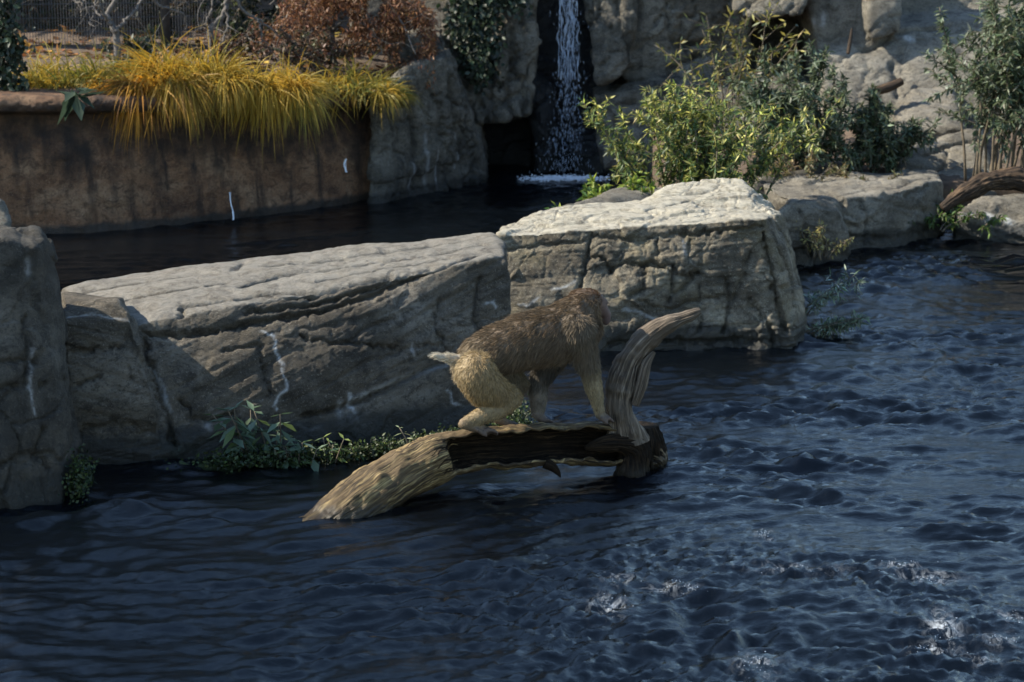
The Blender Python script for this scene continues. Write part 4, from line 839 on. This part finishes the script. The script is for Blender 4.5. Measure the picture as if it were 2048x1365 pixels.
def limb(name, pl, mat, sides=40, n=120, groove=.006, par=logr, lump=.01, gf=40):
    pts = smooth_path([np.append(U(a, b, c), r) for a, b, c, r in pl], n); V, F = tube(pts[:, :3], pts[:, 3], sides)
    sl = np.concatenate([[0], np.cumsum(np.linalg.norm(np.diff(pts[:, :3], axis=0), axis=1))]); t = np.arange(sides) * 2 * math.pi / sides
    gl = np.stack([np.repeat(sl, sides), np.tile(np.cos(t), n) * .06, np.tile(np.sin(t), n) * .06], 1); gl = gl + np.stack([0 * gl[:, 0], .009 * fbm(V * 8, 3), .009 * fbm(V * 8 + 9, 3)], 1); nr = unit(V - np.repeat(pts[:, :3], sides, 0))
    k = np.repeat(np.clip(pts[:, 3] / .05, .2, 1), sides)
    V = V + nr * (k * (groove * fbm(gl * np.array((4, gf, gf)), 4, .55, True) + lump * fbm(V * 8, 3)))[:, None]
    return mkobj(name, V, F, mat, par, attrs={'grain': ('FLOAT_VECTOR', gl)})
limb('upright_branch', [(1250, 885, 8.83, .085), (1245, 848, 8.83, .058), (1241, 800, 8.83, .048), (1250, 755, 8.84, .052), (1266, 712, 8.85, .046), (1296, 676, 8.86, .035), (1340, 647, 8.87, .028), (1382, 630, 8.87, .020), (1401, 622, 8.87, .011)], M['driftwood'], 80, 220, .010, gf=46, lump=.036)
limb('split_flake', [(1270, 810, 8.80, .016), (1283, 770, 8.80, .022), (1292, 730, 8.81, .020), (1308, 705, 8.83, .008)], M['driftwood'], 20, 40, .004)
limb('stub', [(1285, 850, 8.90, .05), (1284, 880, 8.90, .078), (1288, 930, 8.91, .074), (1290, 990, 8.91, .07)], M['log_dark'], 72, 80, .022, lump=.035, gf=55)
limb('stub', [(1170, 896, 8.72, .008), (1205, 890, 8.74, .022), (1240, 889, 8.77, .034), (1262, 900, 8.80, .046), (1266, 935, 8.80, .060), (1258, 990, 8.80, .062)], M['log_dark'], 72, 90, .022, lump=.04, gf=50)
limb('splinter', [(1090, 926, 8.62, .022), (1105, 934, 8.62, .018), (1116, 946, 8.62, .010), (1121, 955, 8.62, .002)], M['log_dark'], 12, 20, .003)
# small sprig and lichen on the log
def sprig(p0, h, n, label, cols, L=.06, W=.018, lean=(0, 0), name='sprig', cat='plant', leafparts=True, pairs=5, stems=1, spread=.03):
    root = empty(name, p0, label=label, cat=cat)
    lf, ff, cc = leaf_mesh(np.zeros((1, 3)), np.array([[1., 0, 0]]), np.array([[0, 0, 1.]]), L, W, np.array([cols[0]])); meshes = []
    for c in cols:
        v, f, q = leaf_mesh(np.zeros((1, 3)), np.array([[1., 0, 0]]), np.array([[0, 0, 1.]]), L, W, np.array([c])); meshes.append(mkmesh('leaf', v, f, M['leaf'], True, {'col': ('FLOAT_COLOR', q)}))
    for s in range(stems):
        a = rng.uniform(0, 6.28); off = np.array((rng.normal() * spread * (stems > 1), rng.normal() * .015 * (stems > 1), 0)); hh = h * rng.uniform(.6, 1.0) if stems > 1 else h
        tl = np.array((lean[0] + rng.normal() * .25 * (stems > 1), lean[1] + rng.normal() * .15 * (stems > 1), 1.)); st = np.array([np.array(p0) + off - (0, 0, .02) + tl * hh * t + (np.array((lean[0], lean[1], -.4)) * hh * .25 * t * t) for t in np.linspace(0, 1, 6)])
        V, F = tube(st, np.linspace(.004, .002, 6), 5); mkobj('stem', V, F, M['stem'], root)
        for k in range(pairs):
            t = .3 + .7 * k / max(1, pairs - 1); i = min(int(t * 5), 4); p = st[i] + (st[i + 1] - st[i]) * (t * 5 - i); ph = k * 1.57 + rng.uniform(-.4, .4) + a
            for sgn in (0, math.pi):
                o = bpy.data.objects.new('leaf', meshes[rng.integers(0, len(meshes))]); COL.objects.link(o); o.parent = root; o.location = p - np.array(p0)
                o.rotation_euler = (rng.uniform(-.3, .3), rng.uniform(-.15, .75) - .5 * (k == pairs - 1), ph + sgn); sc = rng.uniform(.7, 1.1) * (1 - .35 * (k == pairs - 1)); o.scale = (sc, sc, sc)
    return root
BU = [(.095, .14, .085), (.065, .10, .055), (.13, .18, .12), (.10, .14, .05)]
sprig(U(530, 935, 8.95), .34, 0, 'leafy grey-green sapling with upright stems on the mossy ledge', BU, .105, .038, stems=7, pairs=6, spread=.045, name='sapling')
sprig(U(592, 945, 8.90), .17, 0, 'low bushy grey-green plant beside the sapling on the mossy ledge', BU, .095, .034, stems=13, pairs=3, spread=.07, name='low_plant')
sprig(U(672, 925, 8.95), .15, 0, 'small yellow-green leafy plant at the end of the mossy ledge', [(.16, .20, .05), (.09, .13, .06)], .06, .020, stems=4, pairs=3, name='low_plant')
sprig(U(440, 940, 8.92), .14, 0, 'small bright weed on the mossy ledge beside the narrow rock block', [(.13, .18, .04), (.07, .11, .04)], .05, .016, stems=5, pairs=3, name='low_plant')
sprig(U(822, 893, 8.47), .10, 0, 'pale leaning sprig growing from the log where the hollow begins', [(.30, .30, .16), (.20, .24, .13)], .045, .012, lean=(-.35, .1), pairs=4, name='log_sprig')
sprig(U(850, 890, 8.47), .04, 0, 'tiny green seedling on the log crest', [(.14, .20, .07)], .035, .010, pairs=3, name='log_sprig')
# mossy growth along the waterline: many tiny leaves
def moss(pl, n, sig, label, cols=((.028, .045, .012), (.05, .07, .02), (.015, .024, .008)), L=.018):
    pl = np.array(pl); t = rng.uniform(0, len(pl) - 1, n); i = np.minimum(t.astype(int), len(pl) - 2); f = (t - i)[:, None]
    P = pl[i] * (1 - f) + pl[i + 1] * f; P = P[fbm(P * 7, 3) + rng.normal(size=n) * .12 > -.02]; n = len(P); P = P + rng.normal(size=(n, 3)) * sig; P[:, 2] = np.maximum(P[:, 2], .003)
    V, F, C = leaf_mesh(P, rng.normal(size=(n, 3)) + (0, -.4, 0), rng.normal(size=(n, 3)) * .6 + (0, -.4, .8), L * rng.uniform(.5, 1.3, n), L * .7, palette(n, cols, .3))
    cx_, cf_ = tube(smooth_path(pl * np.array((1, 1, .0)) + np.array((0, .05, -.005)), 40) + rng.normal(size=(40, 3)) * (.004, .008, .006), np.abs(.016 + .008 * rng.normal(size=40)) + .004, 8); root = empty('moss_bank', pl.mean(0), label=label, cat='moss')
    mkobj('mat', cx_, cf_, M['moss'], root); mkobj('foliage', V, F, M['leaf'], root, attrs={'col': ('FLOAT_COLOR', C)}, kind='stuff')
moss([Wz(335, 925, .03), Wz(450, 918, .04), Wz(560, 915, .035), Wz(700, 905, .03), Wz(790, 890, .03)], 3400, (.02, .035, .016), 'dark green moss fringe along the foot of the long slab')
moss([Wz(790, 888, .03), Wz(900, 868, .03), Wz(1010, 852, .04)], 1500, (.02, .03, .012), 'moss growing at the slab foot behind the log')
moss([Wz(1020, 850, .06), Wz(1035, 840, .12), Wz(1045, 835, .03)], 1600, (.03, .035, .04), 'leafy green clump at the slab corner behind the macaque legs')
moss([Wz(150, 985, .03), Wz(160, 950, .08), Wz(168, 930, .05)], 1100, (.02, .03, .035), 'dark moss hanging at the foot of the pillar boulder')

# other wood
lr = empty('arched_log', G(1980, 13.9, .2), label='brown arched rotten log lying on the right bank rock', cat='log')
limb('trunk', [(1885, 418, 13.8, .022), (1915, 396, 13.82, .035), (1955, 372, 13.85, .045), (2000, 358, 13.88, .05), (2050, 362, 13.9, .05), (2100, 385, 13.9, .045), (2140, 420, 13.9, .045)], M['red_log'], 60, 120, .022, lr, lump=.03, gf=50)
lr = empty('short_log', U(1775, 180, 15.9), label='short reddish cut log resting on the layered rock', cat='log')
limb('trunk', [(1742, 184, 15.75, .028), (1775, 176, 15.78, .030), (1804, 162, 15.8, .026)], M['red_log'], 18, 30, .005, lr)
lr = empty('leaning_stick', U(1698, 105, 16.35), label='thin brown stick leaning against the stepped cliff', cat='stick')
limb('trunk', [(1696, 108, 16.35, .012), (1700, 85, 16.38, .013), (1704, 58, 16.42, .008)], M['red_log'], 10, 20, .002, lr)

# ------------------------------------------------------------------ macaque
mk = empty('macaque', U(1060, 860, 8.68), label='brown snow monkey walking on all fours along the log', cat='monkey')
def dl(px): return np.interp(px, [690, 880, 1270], [8.28, 8.50, 8.86])
BONES = []   # (a, b, ra, rb, colour, hair length, flow)
def bone(chain, off, col, hl, flow=None, name=''):
    pts = [(U(px, py, dl(px) + off + (ex[0] if ex else 0)), r) for px, py, r, *ex in chain]
    for (a, ra), (b, rb) in zip(pts[:-1], pts[1:]):
        BONES.append((a, b, ra / 520., rb / 520., np.array(col), hl, unit(b - a) if flow is None else unit(np.array(flow, float))))
BR = (.115, .078, .044); GOLD = (.23, .155, .068); GREY = (.12, .092, .06); HEADC = (.095, .052, .025); PALE = (.50, .44, .34); SKIN = (.09, .06, .045)
bone([(942, 732, 35), (965, 712, 44), (1000, 699, 50), (1045, 684, 55), (1090, 674, 58), (1130, 666, 58), (1158, 658, 46)], .02, BR, .032, (-.8, 0, -.65))
bone([(1130, 650, 50), (1152, 628, 40), (1168, 612, 29)], .02, BR, .030, (-.7, -.1, -.75))
bone([(1160, 604, 26), (1178, 603, 26)], .04, HEADC, .018, (-.9, 0, -.2))
bone([(1178, 628, 25), (1186, 640, 17)], .02, (.20, .135, .07), .020, (-.5, 0, -.8))
bone([(1195, 611, 18), (1212, 631, 11.5), (1211, 642, 10)], .05, (.105, .062, .052), 0.0)
bone([(1195, 599, 14), (1209, 605, 8)], .045, (.09, .055, .04), .0, (-1, 0, .2))
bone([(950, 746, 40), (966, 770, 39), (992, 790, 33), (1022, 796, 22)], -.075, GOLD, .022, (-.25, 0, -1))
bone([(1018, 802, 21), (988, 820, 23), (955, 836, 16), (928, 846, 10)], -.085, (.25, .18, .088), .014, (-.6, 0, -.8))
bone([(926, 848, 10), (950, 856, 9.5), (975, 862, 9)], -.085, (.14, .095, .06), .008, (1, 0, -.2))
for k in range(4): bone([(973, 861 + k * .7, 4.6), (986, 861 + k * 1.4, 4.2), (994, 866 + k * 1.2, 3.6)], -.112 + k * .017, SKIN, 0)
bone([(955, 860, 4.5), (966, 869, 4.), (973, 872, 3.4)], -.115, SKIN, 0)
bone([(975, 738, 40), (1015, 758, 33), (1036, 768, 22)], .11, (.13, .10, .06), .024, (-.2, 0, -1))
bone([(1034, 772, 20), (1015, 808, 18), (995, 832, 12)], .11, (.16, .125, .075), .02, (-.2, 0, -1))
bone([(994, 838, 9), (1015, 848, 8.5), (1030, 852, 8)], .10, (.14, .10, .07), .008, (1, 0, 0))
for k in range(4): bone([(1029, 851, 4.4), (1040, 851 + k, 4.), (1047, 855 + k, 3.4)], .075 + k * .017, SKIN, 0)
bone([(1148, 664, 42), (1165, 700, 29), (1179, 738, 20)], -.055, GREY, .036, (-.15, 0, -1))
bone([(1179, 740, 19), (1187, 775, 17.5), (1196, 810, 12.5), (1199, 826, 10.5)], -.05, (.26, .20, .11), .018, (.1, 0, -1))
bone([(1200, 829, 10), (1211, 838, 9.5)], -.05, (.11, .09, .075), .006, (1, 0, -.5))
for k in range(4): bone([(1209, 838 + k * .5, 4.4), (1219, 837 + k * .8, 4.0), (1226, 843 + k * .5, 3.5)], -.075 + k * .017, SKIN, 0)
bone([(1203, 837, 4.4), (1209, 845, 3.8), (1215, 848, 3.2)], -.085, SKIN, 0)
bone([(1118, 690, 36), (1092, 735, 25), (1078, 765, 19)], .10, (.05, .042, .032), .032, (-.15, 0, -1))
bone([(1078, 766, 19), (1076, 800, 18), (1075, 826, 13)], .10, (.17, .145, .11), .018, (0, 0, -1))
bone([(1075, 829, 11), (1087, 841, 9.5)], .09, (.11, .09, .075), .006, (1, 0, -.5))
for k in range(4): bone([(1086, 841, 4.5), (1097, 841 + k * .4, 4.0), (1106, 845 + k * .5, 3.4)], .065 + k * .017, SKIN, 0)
bone([(915, 720, 11), (896, 716, 8.5), (878, 713, 6), (866, 711, 3)], .02, PALE, .024, (-1, 0, .05))
bone([(1160, 622, 9), (1158, 616, 7)], -.045, (.12, .08, .05), .006, (-1, 0, 0))   # ear
Ab = Acc()
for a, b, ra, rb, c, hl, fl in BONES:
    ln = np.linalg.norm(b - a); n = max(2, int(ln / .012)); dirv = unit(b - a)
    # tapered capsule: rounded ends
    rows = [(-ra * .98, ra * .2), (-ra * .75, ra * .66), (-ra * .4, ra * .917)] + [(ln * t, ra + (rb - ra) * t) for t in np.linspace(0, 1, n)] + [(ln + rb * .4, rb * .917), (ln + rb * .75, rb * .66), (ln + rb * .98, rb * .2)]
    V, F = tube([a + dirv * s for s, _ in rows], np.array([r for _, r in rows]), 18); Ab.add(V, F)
V, F, _ = Ab.arrays(); Vm, Fm, Nm = remesh(V, F, .0052, 7, .5)
def nearest_bone(P):
    bd = np.full(len(P), 1e9); col = np.zeros((len(P), 3)); hl = np.zeros(len(P)); fl = np.zeros((len(P), 3)); wsum = np.zeros(len(P)); bare = np.zeros(len(P), bool)
    for a, b, ra, rb, c, h, f in BONES:
        ab = b - a; t = np.clip(((P - a) @ ab) / (ab @ ab), 0, 1); d = np.linalg.norm(P - a - t[:, None] * ab, axis=1) - (ra + (rb - ra) * t)
        w = np.exp(-(np.maximum(d, -.01) + .01) / .008); col += w[:, None] * c; hl += w * h; fl += w[:, None] * f; wsum += w; m = d < bd; bd = np.where(m, d, bd); bare = np.where(m, h == 0, bare)
    return col / wsum[:, None], np.where(bare, 0., hl / wsum), unit(fl)
col, hl, fl = nearest_bone(Vm)
def tint(P, col):
    # pale rump and lighter belly, pigment differences of the coat
    rump = np.exp(-(np.linalg.norm(P - U(915, 745, dl(915) - .03), axis=1) / .10) ** 2)[:, None]
    col = col * (1 - rump * .42) + np.array((.52, .43, .27)) * rump * .42
    chest = np.exp(-(np.linalg.norm((P - U(1140, 725, dl(1140))) * (1, .6, 1.4), axis=1) / .07) ** 2)[:, None]
    return col * (1 - chest * .2) + np.array((.30, .26, .20)) * chest * .2
col = tint(Vm, col)
def skin_mat():
    m, n_, l, p = newmat('macaque_skin'); a = attr_(n_, 'col'); pos = n_.new('ShaderNodeNewGeometry').outputs['Position']
    l.new(mixc(n_, l, ramp(n_, l, noise_(n_, l, pos, 90, 5, .7), [(.35, .0), (.65, .5)]), a.outputs['Color'], (.03, .02, .015)), p.inputs['Base Color']); p.inputs['Roughness'].default_value = .75
    l.new(bump_(n_, l, noise_(n_, l, pos, 160, 4, .7), .5, .003), p.inputs['Normal']); return m
M['skin'] = skin_mat()
mkobj('body', Vm, Fm, M['skin'], mk, attrs={'col': ('FLOAT_COLOR', col)})
# coat
Ft = np.asarray(Fm); nS = 72000
e1 = Vm[Ft[:, 1]] - Vm[Ft[:, 0]]; e2 = Vm[Ft[:, 3]] - Vm[Ft[:, 0]]; ar = np.linalg.norm(np.cross(e1, e2), axis=1)
fi = rng.choice(len(Ft), nS, p=ar / ar.sum()); u = rng.uniform(size=(nS, 1)); v = rng.uniform(size=(nS, 1))
Pr = Vm[Ft[fi, 0]] * (1 - u) * (1 - v) + Vm[Ft[fi, 1]] * u * (1 - v) + Vm[Ft[fi, 2]] * u * v + Vm[Ft[fi, 3]] * (1 - u) * v
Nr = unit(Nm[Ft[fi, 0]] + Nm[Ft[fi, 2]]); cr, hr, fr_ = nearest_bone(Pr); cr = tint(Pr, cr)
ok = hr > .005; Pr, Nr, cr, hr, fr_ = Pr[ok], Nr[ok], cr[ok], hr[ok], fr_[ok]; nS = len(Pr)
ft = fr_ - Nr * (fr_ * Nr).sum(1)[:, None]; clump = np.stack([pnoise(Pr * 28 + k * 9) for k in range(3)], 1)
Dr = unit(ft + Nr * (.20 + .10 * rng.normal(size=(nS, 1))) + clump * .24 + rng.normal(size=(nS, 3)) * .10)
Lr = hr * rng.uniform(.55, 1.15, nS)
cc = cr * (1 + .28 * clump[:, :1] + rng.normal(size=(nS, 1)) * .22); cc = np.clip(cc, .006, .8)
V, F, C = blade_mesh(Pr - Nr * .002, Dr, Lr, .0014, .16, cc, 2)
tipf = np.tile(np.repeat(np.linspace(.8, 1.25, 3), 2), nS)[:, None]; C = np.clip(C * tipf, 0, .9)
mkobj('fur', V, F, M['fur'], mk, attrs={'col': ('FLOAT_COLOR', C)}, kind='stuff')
# eye and nostril side details
def ball(name, p, r, mat):
    b = bmesh.new(); bmesh.ops.create_icosphere(b, subdivisions=2, radius=r); V = [tuple(np.array(v.co) * (1, .8, 1) + p) for v in b.verts]; F = [tuple(v.index for v in f.verts) for f in b.faces]; b.free(); mkobj(name, V, F, mat, mk)
em = plain_mat('eye', (.02, .012, .006), .1, .2, 40)
ball('eye', U(1203, 609, dl(1203) + .02), .006, em); ball('eye', U(1206, 610, dl(1203) + .075), .006, em)

for o in bpy.data.objects:
    if '_o' in o: del o['_o']
